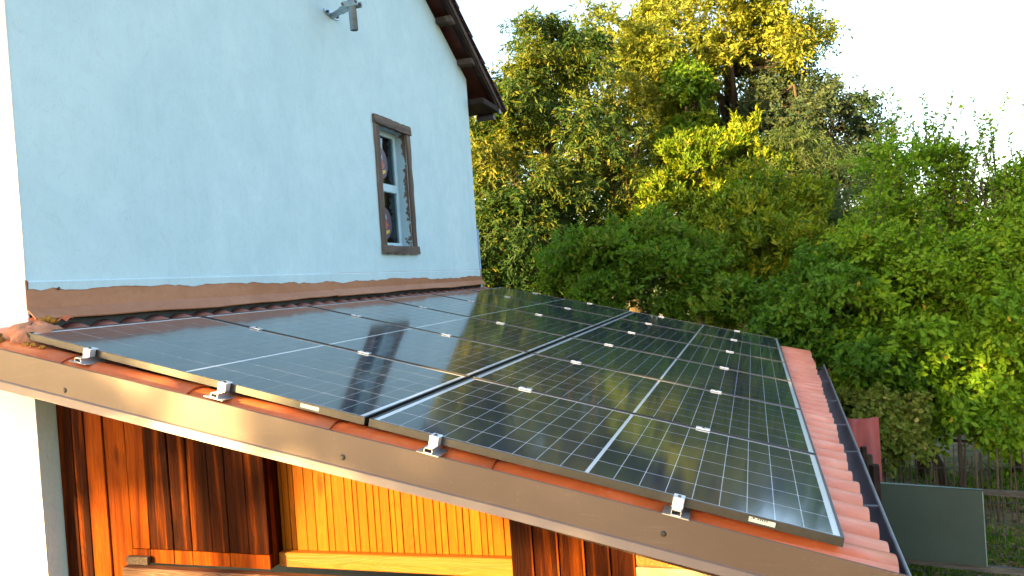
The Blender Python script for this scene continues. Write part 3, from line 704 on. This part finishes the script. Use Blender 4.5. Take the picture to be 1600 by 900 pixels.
# ------------------------------------------------------------------ garden fences, board, sheet
def build_fences():
    h = np.array([math.cos(R(-8)), math.sin(R(-8)), 0]); P0 = at(1352, 760, 6.95); P0[2] = 0
    def F(s, z, d=0): q = P0 + h * s; return (q[0] - h[1] * d, q[1] + h[0] * d, z)   # d: away from the viewer
    e = empty('wire_fence', (*F(1.6, -3.0)[:2], -3.0), 'low garden fence with two grey split rails and square wire mesh', 'fence')
    def railz(px_y): return px_y
    zt = lambda s: -1.97 - .02 * s; zb = lambda s: -2.63 - .02 * s
    for name, zf in (('rail', zt), ('rail', zb)):
        n = 16; pts = []; mb = MB(); vs = []; fs = []
        for i in range(n + 1):
            s = i / n * 4.2; w = .022 + random.uniform(-.004, .004); z = zf(s) + random.uniform(-.004, .004)
            vs += [F(s, z - w, -.02), F(s, z + w, -.018), F(s, z + w * .9, .02), F(s, z - w * .9, .02)]
        for i in range(n):
            for j in range(4): fs.append((4 * i + j, 4 * i + (j + 1) % 4, 4 * i + 4 + (j + 1) % 4, 4 * i + 4 + j))
        fs += [(0, 1, 2, 3), (4 * n, 4 * n + 3, 4 * n + 2, 4 * n + 1)]
        part('rail', MB().add(vs, fs), MAT['grey_wood'], e)
    for s in (.02, 2.1, 4.1):
        a = F(s, -3.05, .05); b = F(s + .01, -1.72, .05); part('post', MB().tube([a, b], [.05, .045], 7), MAT['stick'], e)
    mb = MB(); wr = .0028
    for i in range(52):
        s = .03 + i * .08; mb.tube([F(s, -3.05, .028), F(s + random.uniform(-.008, .008), -2.5, .03), F(s, -1.97, .028)], wr, 4)
    for k in range(12):
        z = -3.0 + k * .092; mb.tube([F(s, z + .006 * math.sin(s * 5 + k), .031) for s in np.linspace(.02, 4.1, 9)], wr, 4)
    part('wire_mesh', mb, MAT['wire'], e)
    # dark green board hung on the rails
    a0 = .125; a1 = .90
    g = empty('green_board', F(.65, -2.6, -.04), 'large dark green board hung on the fence rails beyond the gutter', 'board')
    def quad(s0, s1, z0, z1, d0, d1, nx=1):
        vs = [F(s0, z0 - .02 * s0, d0), F(s1, z0 - .02 * s1, d0), F(s1, z1 - .03 * s1, d0), F(s0, z1 - .03 * s0, d0), F(s0, z0 - .02 * s0, d1), F(s1, z0 - .02 * s1, d1), F(s1, z1 - .03 * s1, d1), F(s0, z1 - .03 * s0, d1)]
        return MB().add(vs, [(0, 1, 2, 3), (4, 5, 6, 7), (0, 1, 5, 4), (1, 2, 6, 5), (2, 3, 7, 6), (3, 0, 4, 7)])
    part('board_face', quad(a0, a1, -2.60, -1.945, -.045, -.027), MAT['green_panel'], g)
    part('worn_edge', quad(a1 + .0005, a1 + .008, -2.595, -1.955, -.046, -.026), MAT['green_edge'], g)
    part('worn_edge', quad(a0, a1, -1.9445, -1.936, -.046, -.026), MAT['green_edge'], g)
    # two dark posts left of the board
    for px, y0, D, w, lab in ((1349, 698, 6.7, .030, 'short charred post standing left of the red sheet post'), (1366, 726, 6.6, .045, 'thick charred post standing beside the green board')):
        p = at(px, y0, D); b = MB(); rz = .2
        b.prism([(p[0] + w * math.cos(t + .6), p[1] + w * math.sin(t + .6)) for t in np.linspace(0, 2 * math.pi, 6)[:-1]], 2, -3.05, p[2])
        solo('fence_post', b, MAT['eave_wood'], (p[0], p[1], -3.05), lab, 'post', 'dark posts by the gutter', bevel=.004)
    # corrugated red sheet
    a = at(1312, 655, 7.4); b = at(1374, 659, 7.4); n = 36; vs = []
    dv = (b - a); dv[2] = 0; L = np.linalg.norm(dv); dv /= L; nv = np.array([-dv[1], dv[0], 0])
    for off in (0, .003):
        for z in (-3.0, None):
            for i in range(n + 1):
                s = i / n; q = a + dv * s * L + nv * (.016 * math.sin(s * 2 * math.pi * 2.4) + off); vs.append((q[0], q[1], z if z is not None else a[2] - .012 * s + .005 * math.sin(s * 9)))
    m = n + 1; fs = []
    for i in range(n): fs += [(i, i + 1, m + i + 1, m + i), (2 * m + i, 3 * m + i, 3 * m + i + 1, 2 * m + i + 1), (m + i, m + i + 1, 3 * m + i + 1, 3 * m + i)]
    fs += [(0, m, 3 * m, 2 * m), (n, 2 * m + n, 3 * m + n, m + n)]
    solo('corrugated_sheet', MB().add(vs, fs), MAT['rust_sheet'], (a[0], a[1], -3), 'upright rust red corrugated sheet between the gutter and the stick fence', 'sheet', smooth=True)
    # picket fence of sticks behind
    q0 = at(1374, 700, 8.8); q0[2] = 0; hh = np.array([math.cos(R(4)), math.sin(R(4)), 0])
    p = empty('stick_fence', (q0[0] + 1, q0[1], -3.0), 'rustic fence of thin upright sticks below the bright green bushes', 'fence')
    s = 0
    for i in range(58):
        s = i * .062 + random.uniform(-.018, .018); thick = .009 if random.random() < .75 else .016
        if i == 13: thick = .028
        hgt = -2.13 + random.uniform(-.1, .08) + (.1 if i == 13 else 0); q = q0 + hh * s; lean = random.uniform(-.035, .035)
        mb = MB().tube([(q[0], q[1], -3.06), (q[0] + lean * .5 + random.uniform(-.01, .01), q[1] + .01, -2.6), (q[0] + lean, q[1], hgt)], [thick, thick * .95, thick * .7], 6)
        part('picket', mb, MAT['stick'], p)
    for z in (-2.75, -2.35): part('binding_wire', MB().tube([tuple(q0 + hh * t + np.array([0, -.015, z])) for t in np.linspace(-.05, 3.6, 12)], .004, 4), MAT['wire'], p)
build_fences()

# ------------------------------------------------------------------ foliage
MAT['leaf_walnut'] = leafmat('leaf_dark_droop', (.010, .038, .012), (.038, .078, .016), (.20, .195, .02), (.26, .19, .02))
MAT['leaf_oak'] = leafmat('leaf_olive', (.065, .10, .020), (.15, .18, .022), (.25, .24, .03), (.32, .22, .04))
MAT['leaf_teal'] = leafmat('leaf_blue_green', (.026, .058, .034), (.050, .082, .042), (.10, .11, .04), (.16, .14, .05))
MAT['leaf_laurel'] = leafmat('leaf_laurel', (.035, .090, .010), (.085, .155, .010), (.23, .245, .012), (.30, .25, .015), .4, .38)
MAT['leaf_hazel'] = leafmat('leaf_mid_green', (.040, .11, .012), (.085, .18, .014), (.13, .21, .016), (.26, .22, .03))
MAT['leaf_plum'] = leafmat('leaf_fresh_green', (.055, .14, .010), (.125, .24, .012), (.22, .30, .018), (.38, .30, .03))
MAT['leaf_willow'] = leafmat('leaf_willow', (.045, .085, .030), (.075, .115, .035), (.10, .13, .04), (.14, .14, .05))
MAT['leaf_yellow'] = leafmat('leaf_yellow_green', (.08, .13, .02), (.14, .19, .03), (.26, .26, .06), (.45, .36, .12))

def leaves_mesh(name, pos, dirs, nrm, size, aspect, tint, mat):
    n = len(pos); d = dirs / np.linalg.norm(dirs, axis=1, keepdims=True)
    s = np.cross(d, nrm); s /= np.linalg.norm(s, axis=1, keepdims=True) + 1e-9; up = np.cross(s, d)
    L = size[:, None]; W = L * aspect
    v = np.empty((n, 6, 3)); v[:, 0] = pos; v[:, 1] = pos + d * L * .32 + s * W * .5 + up * L * .05; v[:, 2] = pos + d * L * .7 + s * W * .40 + up * L * .02
    v[:, 3] = pos + d * L * 1.0 - up * L * .10; v[:, 4] = pos + d * L * .7 - s * W * .40 + up * L * .02; v[:, 5] = pos + d * L * .32 - s * W * .5 + up * L * .05
    me = bpy.data.meshes.new(name); me.vertices.add(n * 6); me.vertices.foreach_set('co', v.ravel().astype(np.float32))
    base = np.arange(n)[:, None] * 6; idx = np.concatenate([base + np.array([0, 1, 2, 3]), base + np.array([0, 3, 4, 5])], axis=1).ravel()
    me.loops.add(n * 8); me.loops.foreach_set('vertex_index', idx.astype(np.int32)); me.polygons.add(n * 2)
    me.polygons.foreach_set('loop_start', (np.arange(n * 2) * 4).astype(np.int32)); me.update(calc_edges=True)
    a = me.attributes.new('tint', 'FLOAT', 'POINT'); a.data.foreach_set('value', np.repeat(tint, 6).astype(np.float32)); me.materials.append(mat)
    return me

def unit(a): return a / (np.linalg.norm(a, axis=-1, keepdims=True) + 1e-9)
STAT = [0]
def plant(name, label, cat, base, lobes, mat, nclus, ntw=6, nlf=9, leaf=.10, aspect=.42, twig=.45, up=.2, droop=0.0, out=1.0, bark='bark',
          trunk=.12, nlimb=7, seed=0, group=None, spread=.16, shoots=0, shoot_h=.9, shell=.6, tb=0.0, clump=None, per=11, flat=.62, world=()):
    """lobes: (px, py, depth, radius_px_x, radius_px_y[, radius_m deep]) turned into real ellipsoids; base: ground point"""
    g = np.random.default_rng(seed + 100); clump = clump or twig * .8; spread *= .6; twig *= .62; leaf *= .96; nclus = int(nclus * 1.12)
    LB = []
    for l in lobes:
        c = at(l[0], l[1], l[2]); rx = l[3] * l[2] / FPX; rz = l[4] * l[2] / FPX; rd = l[5] if len(l) > 5 else (rx + rz) / 2
        LB.append((c, np.array([rx, rd, rz])))
    LB += [(np.array(a, float), np.array(b, float)) for a, b in world]
    area = np.array([r[0] * r[1] + r[1] * r[2] + r[0] * r[2] for c, r in LB]); cnt = np.maximum(1, (nclus * area / area.sum())).astype(int)
    if base is None:
        m = np.mean([c for c, r in LB], axis=0); base = (m[0], m[1])
    C = []; O = []; CT = []
    for (c, r), k in zip(LB, cnt):
        ns = max(3, int(k / per)); u = unit(g.normal(size=(ns, 3))); u[:, 2] = np.where(u[:, 2] < -.5, -u[:, 2] * .6, u[:, 2]); u = unit(u)
        rad = shell + (1.08 - shell) * g.random(ns) ** .6; S_ = c + u * rad[:, None] * r; rs = clump * g.uniform(.6, 1.35, ns)
        q = g.integers(ns, size=k); w = unit(g.normal(size=(k, 3)) + u[q] * .7 + [0, 0, .25]); w_ = w * (rs[q] * g.random(k) ** .35)[:, None] * [1, 1, flat]
        w_[:, 2] -= (droop * .35) * (w_[:, 0] ** 2 + w_[:, 1] ** 2) / clump
        C.append(S_[q] + w_); O.append(unit(w + u[q] * .3)); CT.append(g.random(ns)[q] * .34 + g.random(k) * .16)
    C = np.concatenate(C); O = np.concatenate(O); CT = np.concatenate(CT); K = len(C)
    keep = C[:, 2] > -2.95; C = C[keep]; O = O[keep]; ctint = CT[keep]; K = len(C)
    # twigs
    td = unit(O[:, None, :] * out + g.normal(size=(K, ntw, 3)) * .62 + np.array([0, 0, up]))
    tl = twig * g.uniform(.5, 1.25, (K, ntw)); t0 = C[:, None, :] + g.normal(size=(K, ntw, 3)) * spread * .6
    tt = (np.arange(nlf) + .6) / nlf
    P = t0[:, :, None, :] + td[:, :, None, :] * (tl[:, :, None] * tt)[..., None]
    P[..., 2] += (-(droop) * (tl[:, :, None] * tt) ** 2 / twig)
    side = unit(np.cross(td, g.normal(size=(K, ntw, 3)))); sgn = np.where(np.arange(nlf) % 2 == 0, 1., -1.)
    D = td[:, :, None, :] * .55 + side[:, :, None, :] * sgn[None, None, :, None] * .75 + g.normal(size=P.shape) * .28
    D[..., 2] += -droop * 1.1 + up * .35
    Nn = O[:, None, None, :] * .9 + g.normal(size=P.shape) * .62 + np.array([0, 0, .25]); S = leaf * g.uniform(.6, 1.2, P.shape[:3])
    T = np.clip(ctint[:, None, None] + g.random(P.shape[:3]) * .42 + g.random((K, ntw))[:, :, None] * .12 + tb, 0, .93); T = np.where(g.random(P.shape[:3]) > .994, 1.0, T)
    pos, dr, nn, ss, ti = P.reshape(-1, 3), D.reshape(-1, 3), Nn.reshape(-1, 3), S.ravel(), T.ravel()
    br = MB()
    # tall thin shoots above the crown
    SH = []
    for k in range(shoots):
        c, r = LB[g.integers(len(LB))]; a = g.uniform(0, 6.28); q = c + np.array([math.cos(a) * r[0] * .7, math.sin(a) * r[1] * .7, r[2] * .7])
        ln = shoot_h * g.uniform(.5, 1.2); dv = unit(np.array([g.normal() * .22, g.normal() * .22, 1.0])); m = int(26 * ln / .9); s = np.linspace(.05, 1, m)
        p = q + dv * (s * ln)[:, None]; SH.append((q, q + dv * ln))
        ang = np.arange(m) * 2.4; dd = np.stack([np.cos(ang), np.sin(ang), np.full(m, .55 - .9 * droop)], 1) + g.normal(size=(m, 3)) * .2
        rep = 2; pos = np.concatenate([pos, np.repeat(p, rep, 0)]); dr = np.concatenate([dr, np.repeat(dd, rep, 0) + g.normal(size=(m * rep, 3)) * .4]); nn = np.concatenate([nn, g.normal(size=(m * rep, 3)) * .5 + [0, 0, .8]])
        ss = np.concatenate([ss, leaf * g.uniform(.5, 1.05, m * rep)]); ti = np.concatenate([ti, g.uniform(.1, .8, m * rep)])
    bz = -3.0; root = empty(name, (base[0], base[1], bz), label, cat, group)
    ctr = np.mean([c for c, r in LB], axis=0); topc = max(LB, key=lambda q: q[0][2])
    # trunk and limbs
    tp = [np.array([base[0], base[1], bz])]; end = (ctr * .6 + topc[0] * .4)
    for t in (.25, .5, .75, 1.0): tp.append(tp[0] * (1 - t) + end * t + g.normal(size=3) * .07 * (1 + 2 * trunk))
    tp = [tp[0]] + tp[1:]
    part('trunk', MB().tube(tp, [trunk * 1.25, trunk, trunk * .82, trunk * .6, trunk * .3], 9), MAT[bark], root, smooth=True)
    order = g.permutation(K)[:nlimb * 6]; A = np.array(tp)
    for i in range(nlimb):
        mb = MB(); c, r = LB[i % len(LB)]; f = g.uniform(.35, .95); s = A[0] * (1 - f) + A[-1] * f; e = c + g.normal(size=3) * r * .3; md = s * .5 + e * .5 + g.normal(size=3) * .12; md[2] += .1
        mb.tube([s, md, e], [trunk * .42, trunk * .28, trunk * .14], 6)
        d2 = np.linalg.norm(C - e, axis=1); near = np.argsort(d2)[:40]; near = g.permutation(near)[:9]
        for j in near:
            a = md * .3 + e * .7 if j % 2 else e; b = C[j]; mb.tube([a, a * .5 + b * .5 + g.normal(size=3) * .05, b], [trunk * .13, trunk * .08, .005], 4, False)
        part('limb', mb, MAT[bark], root, smooth=True)
    sel = g.random((K, ntw)) < .3; tw = MB(); q = t0[sel]; w = P[:, :, -1][sel]; ml = P[:, :, nlf // 2][sel]
    sel2 = g.permutation(len(q))[:900]
    for j in sel2: tw.tube([q[j], ml[j], w[j]], [.0055, .004, .002], 3, False)
    for a, b in SH: tw.tube([a, b], [.008, .003], 4, False)
    part('twigs', tw, MAT[bark], root, kind='stuff')
    me = leaves_mesh('crown', pos - np.array([base[0], base[1], bz]), dr, nn, ss, aspect, ti, mat)
    o = link('crown', me, root, kind='stuff'); STAT[0] += len(pos)
    return root

LF = MAT
# tall trees behind
plant('tall_tree', 'tallest olive gold tree rising out of the top of the picture', 'tree', None,
      [(1110, 75, 21.0, 100, 85), (1185, 120, 21.0, 75, 80), (1060, 110, 21.6, 75, 80), (1150, 0, 21.6, 95, 60), (1075, 15, 21.0, 60, 50), (1215, 45, 21.0, 50, 60), (1235, 110, 20.6, 35, 40), (1120, 190, 21.6, 110, 70)],
      LF['leaf_oak'], 820, 6, 9, .135, .42, .75, .15, .25, trunk=.26, nlimb=10, seed=1, spread=.34, tb=.08)
plant('broadleaf_tree', 'dull olive tree between the drooping tree and the tallest one', 'tree', None,
      [(960, 110, 20.0, 75, 75), (1015, 150, 20.0, 55, 75), (915, 100, 20.3, 40, 60), (985, 220, 20.1, 60, 70), (1040, 240, 20.6, 60, 80)],
      LF['leaf_oak'], 520, 6, 9, .125, .42, .65, .1, .3, trunk=.2, nlimb=8, seed=2, spread=.3, tb=-.04)
plant('blue_green_tree', 'airy blue green tree stepping down toward the open sky', 'tree', None,
      [(1240, 210, 20.0, 90, 85), (1300, 190, 20.0, 55, 55), (1330, 235, 19.6, 38, 45), (1290, 290, 20.0, 75, 70), (1200, 250, 20.2, 80, 80), (1345, 300, 19.8, 40, 60)],
      LF['leaf_teal'], 640, 6, 8, .12, .45, .6, .1, .1, trunk=.2, nlimb=9, seed=3, spread=.3)
plant('ivy_tree', 'bright ivy clad trunk in the dark gap left of the tallest tree', 'tree', None,
      [(1068, 190, 18.5, 32, 60), (1085, 140, 18.5, 30, 45), (1062, 250, 18.5, 34, 45)],
      LF['leaf_laurel'], 170, 6, 8, .12, .6, .4, .1, .3, trunk=.16, nlimb=3, seed=4, spread=.2)
plant('drooping_tree', 'large dark tree with drooping leaves beside the corner of the house', 'tree', None,
      [(845, 110, 16.3, 62, 70), (790, 190, 16.3, 65, 90), (880, 170, 16.1, 75, 80), (820, 280, 15.8, 95, 95), (930, 230, 16.3, 65, 80), (920, 310, 15.7, 75, 75), (975, 290, 16.1, 45, 60), (770, 130, 16.9, 40, 40), (860, 380, 15.8, 100, 60), (740, 300, 16.5, 50, 100)],
      LF['leaf_walnut'], 900, 6, 10, .125, .30, .55, .12, .55, bark='bark_pale', trunk=.2, nlimb=12, seed=5, spread=.24, tb=.07, clump=.62, per=15, flat=.42, shell=.5)
plant('dark_shrub', 'dark low shrub with hanging leaves just beyond the far roof corner', 'shrub', None,
      [(800, 400, 14.5, 70, 60), (760, 440, 14.5, 50, 55), (850, 430, 14.7, 50, 45), (830, 350, 15.0, 50, 50)],
      LF['leaf_walnut'], 420, 6, 9, .12, .28, .5, .1, .6, trunk=.08, nlimb=5, seed=6, spread=.2, tb=-.12)
# shrubs in the middle
plant('laurel_shrub', 'tall laurel with upright leaves and bright yellow lit crown', 'shrub', None,
      [(1078, 268, 15.5, 48, 52), (1060, 330, 15.3, 75, 50), (1010, 345, 15.5, 40, 35), (1145, 238, 15.9, 34, 36), (1160, 300, 15.8, 60, 55), (1200, 300, 15.6, 26, 34), (1120, 380, 15.2, 80, 60)],
      LF['leaf_laurel'], 620, 6, 10, .115, .34, .34, .95, -.1, trunk=.08, nlimb=6, seed=7, spread=.16, tb=.12, shoots=14, shoot_h=.35)
plant('laurel_shrub', 'dark green laurel behind the gutter end, right of the bright crown', 'shrub', None,
      [(1210, 345, 13.0, 60, 50), (1190, 410, 12.5, 75, 55), (1230, 470, 12.3, 65, 60), (1150, 470, 12.3, 70, 50), (1270, 420, 12.8, 45, 60), (1200, 300, 13.5, 25, 25)],
      LF['leaf_laurel'], 640, 6, 10, .115, .34, .34, .75, 0, trunk=.08, nlimb=6, seed=8, spread=.17, tb=.12, clump=.36, per=10, flat=.8, shell=.45, shoots=34, shoot_h=.42)
plant('hazel_shrub', 'low mid green shrub bulging over the far edge of the panels', 'shrub', None,
      [(945, 430, 12.0, 72, 48), (1010, 410, 12.2, 60, 48), (1060, 445, 11.8, 75, 45), (900, 435, 12.2, 35, 30), (1110, 490, 11.3, 60, 35), (985, 470, 11.5, 60, 30)],
      LF['leaf_hazel'], 560, 6, 9, .085, .52, .32, .35, .1, trunk=.035, nlimb=6, seed=9, spread=.17, tb=.16, clump=.36, per=10, flat=.75, shell=.45, shoots=34, shoot_h=.42)
plant('willow_tree', 'soft grey green willow leaning between laurel and right hand bushes', 'tree', None,
      [(1230, 270, 15.5, 55, 40), (1270, 310, 15.4, 60, 50), (1300, 360, 14.9, 55, 55), (1200, 260, 15.8, 40, 35)],
      LF['leaf_willow'], 380, 6, 11, .12, .18, .55, .1, .75, trunk=.12, nlimb=5, seed=10, spread=.2)
plant('dark_shrub', 'deep shaded shrub filling the gap behind the orange tile edge', 'shrub', None,
      [(1290, 500, 9.8, 60, 80), (1250, 540, 9.6, 50, 50), (1330, 590, 9.4, 60, 70), (1320, 440, 10.4, 50, 60)],
      LF['leaf_hazel'], 460, 6, 9, .085, .5, .3, .2, .3, trunk=.06, nlimb=5, seed=11, spread=.15, tb=-.1)
# right hand bushes
plant('plum_bush', 'airy green bush with thin upright shoots against the white sky', 'bush', None,
      [(1395, 350, 10.6, 45, 50), (1460, 365, 10.8, 50, 45), (1370, 420, 10.2, 60, 60), (1430, 450, 10, 85, 65), (1395, 275, 10.8, 16, 45), (1462, 290, 10.8, 16, 50)],
      LF['leaf_plum'], 400, 6, 8, .078, .5, .38, .5, .1, trunk=.06, nlimb=8, seed=12, spread=.17, shoots=46, shoot_h=.95, shell=.35)
plant('plum_bush', 'wide green bush with arching sprays at the right edge', 'bush', None,
      [(1525, 300, 10.8, 28, 48), (1585, 300, 10.6, 34, 40), (1530, 380, 10.3, 75, 50), (1605, 385, 10.3, 65, 60), (1495, 350, 10.6, 30, 45), (1560, 460, 10, 90, 70), (1660, 420, 10, 80, 100)],
      LF['leaf_plum'], 560, 6, 8, .078, .5, .40, .45, .15, trunk=.07, nlimb=9, seed=13, spread=.18, shoots=60, shoot_h=.95, shell=.35)
plant('plum_bush', 'dense fresh green thicket directly above the stick fence', 'bush', None,
      [(1400, 560, 9.4, 85, 70), (1480, 520, 9.6, 90, 75), (1450, 640, 9.3, 100, 60), (1560, 570, 9.5, 90, 80), (1540, 660, 9.3, 90, 50), (1620, 620, 9.4, 70, 90), (1380, 640, 9.5, 50, 50), (1360, 500, 9.8, 50, 60)],
      LF['leaf_plum'], 880, 6, 8, .088, .52, .32, .25, .25, trunk=.06, nlimb=9, seed=14, spread=.16, tb=-.02)
plant('yellowing_shrub', 'small yellowing shrub just above the red corrugated sheet', 'shrub', None,
      [(1365, 655, 8.9, 45, 28), (1330, 650, 9, 28, 30), (1395, 690, 8.95, 35, 25), (1340, 690, 8.9, 30, 25)],
      LF['leaf_yellow'], 230, 6, 8, .07, .62, .24, .2, .2, trunk=.03, nlimb=4, seed=15, spread=.12)
# unseen hedge added west of the house: keeps evening sun off the lower garden
plant('shade_hedge', 'unseen hedge added west of the house to shade the lower garden', 'hedge', (-14.5, -.4),
      [], LF['leaf_hazel'], 700, 6, 8, .3, .6, .9, .1, .1, trunk=.2, nlimb=3, seed=30, spread=.5,
      world=[((-18.5 + i * 1.6, 1.8 - i * 1.2, .3), (1.3, 1.3, 2.7)) for i in range(7)])
plant('fascia_shade_tree', 'unseen leafy tree added behind the viewer to shade the fascia', 'tree', (-4.0, -9.9),  # added out of view, crown shaped to shade both ends of the fascia
      [], LF['leaf_hazel'], 900, 6, 8, .16, .6, .4, .1, .1, trunk=.05, nlimb=3, seed=33, spread=.3, clump=.35,
      shell=.2, world=[((1.95 - 7.0, -9.4, 2.72 + .02), (.38, .5, .62)), ((2.55 - 7.0, -9.4, 2.72 - .22), (.5, .5, .72)), ((3.2 - 7.0, -9.4, 2.72 - .42), (.5, .5, .72)), ((3.9 - 7.0, -9.4, 2.72 - .5), (.6, .5, .8)), ((-.2 - 7.0, -9.4, 2.72 - .14), (.34, .4, .16))])
plant('bush_shade_tree', 'unseen tall tree added behind the viewer to shade the right hand bushes', 'tree', (-8.2, -11.6),  # added out of view, high crown placed to shade the right hand bushes
      [], LF['leaf_hazel'], 900, 6, 8, .36, .6, .9, .1, .1, trunk=.13, nlimb=4, seed=31, spread=.5,
      world=[((-9.0, -11.7, 5.45), (1.6, 1.3, 1.5)), ((-10.4, -10.6, 5.45), (1.6, 1.2, 1.5)), ((-7.6, -12.7, 5.5), (1.6, 1.2, 1.5))], shell=.2)
# the wood behind everything, one mass
def woodland():
    g = np.random.default_rng(77); n = 46000
    px = g.uniform(560, 1850, n); D = g.uniform(21, 27, n)
    top = np.interp(px, [560, 740, 800, 1000, 1250, 1330, 1400, 1850], [200, 210, 150, 170, 300, 350, 400, 385]) + 30 * np.sin(px * .021) + 14 * np.sin(px * .083)
    py = top + (620 - top) * g.random(n) ** 1.1
    p = np.array([at(a, b, d) for a, b, d in zip(px, py, D)]); p[:, 2] = np.maximum(p[:, 2], -3)
    me = leaves_mesh('far_wood', p + np.array([0, 0, 0]), g.normal(size=(n, 3)), g.normal(size=(n, 3)) * .6 + [0, 0, .8], g.uniform(.16, .34, n), .6, g.random(n) * .6, LF['leaf_teal'])
    o = link('far_wood', me, None, (0, 0, Z0)); tag(o, 'dark mass of woodland behind the garden trees', 'woodland', None, 'stuff')
woodland()
# grass and litter behind the wire fence
def grass():
    g = np.random.default_rng(5); n = 34000
    x = g.uniform(3.4, 9.5, n); y = g.uniform(4.6, 9.5, n); cl = np.sin(x * 3.1) * np.cos(y * 2.7 + x) + g.normal(size=n) * .5; k = cl > .1; x, y = x[k], y[k]; n = len(x)
    p = np.stack([x, y, np.full(n, -3.03) + .05 * np.sin(x * 1.1 + y * .7) * np.cos(y * .9) * 0], 1); d = g.normal(size=(n, 3)) * .35 + [0, 0, 1]
    me = leaves_mesh('grass', p, d, g.normal(size=(n, 3)), g.uniform(.05, .16, n), .09, g.random(n), LF['leaf_hazel']); tag(link('grass', me, None, (0, 0, Z0)), 'patchy grass behind the wire fence', 'grass', None, 'stuff')
    n = 9000; x = g.uniform(3.4, 9.5, n); y = g.uniform(4.6, 9.8, n); p = np.stack([x, y, g.uniform(-3.0, -2.94, n)], 1)
    me = leaves_mesh('leaf_litter', p, g.normal(size=(n, 3)) * [1, 1, .15], g.normal(size=(n, 3)) * .3 + [0, 0, 1], g.uniform(.03, .08, n), .6, g.random(n) * .4 + .6, MAT['litter']); tag(link('leaf_litter', me, None, (0, 0, Z0)), 'dry fallen leaves scattered on the garden ground', 'litter', None, 'stuff')
MAT['litter'] = leafmat('dry_leaf', (.08, .055, .025), (.13, .09, .04), (.13, .09, .04), (.20, .14, .06), .1, .8)
grass()
print('LEAVES', STAT[0])
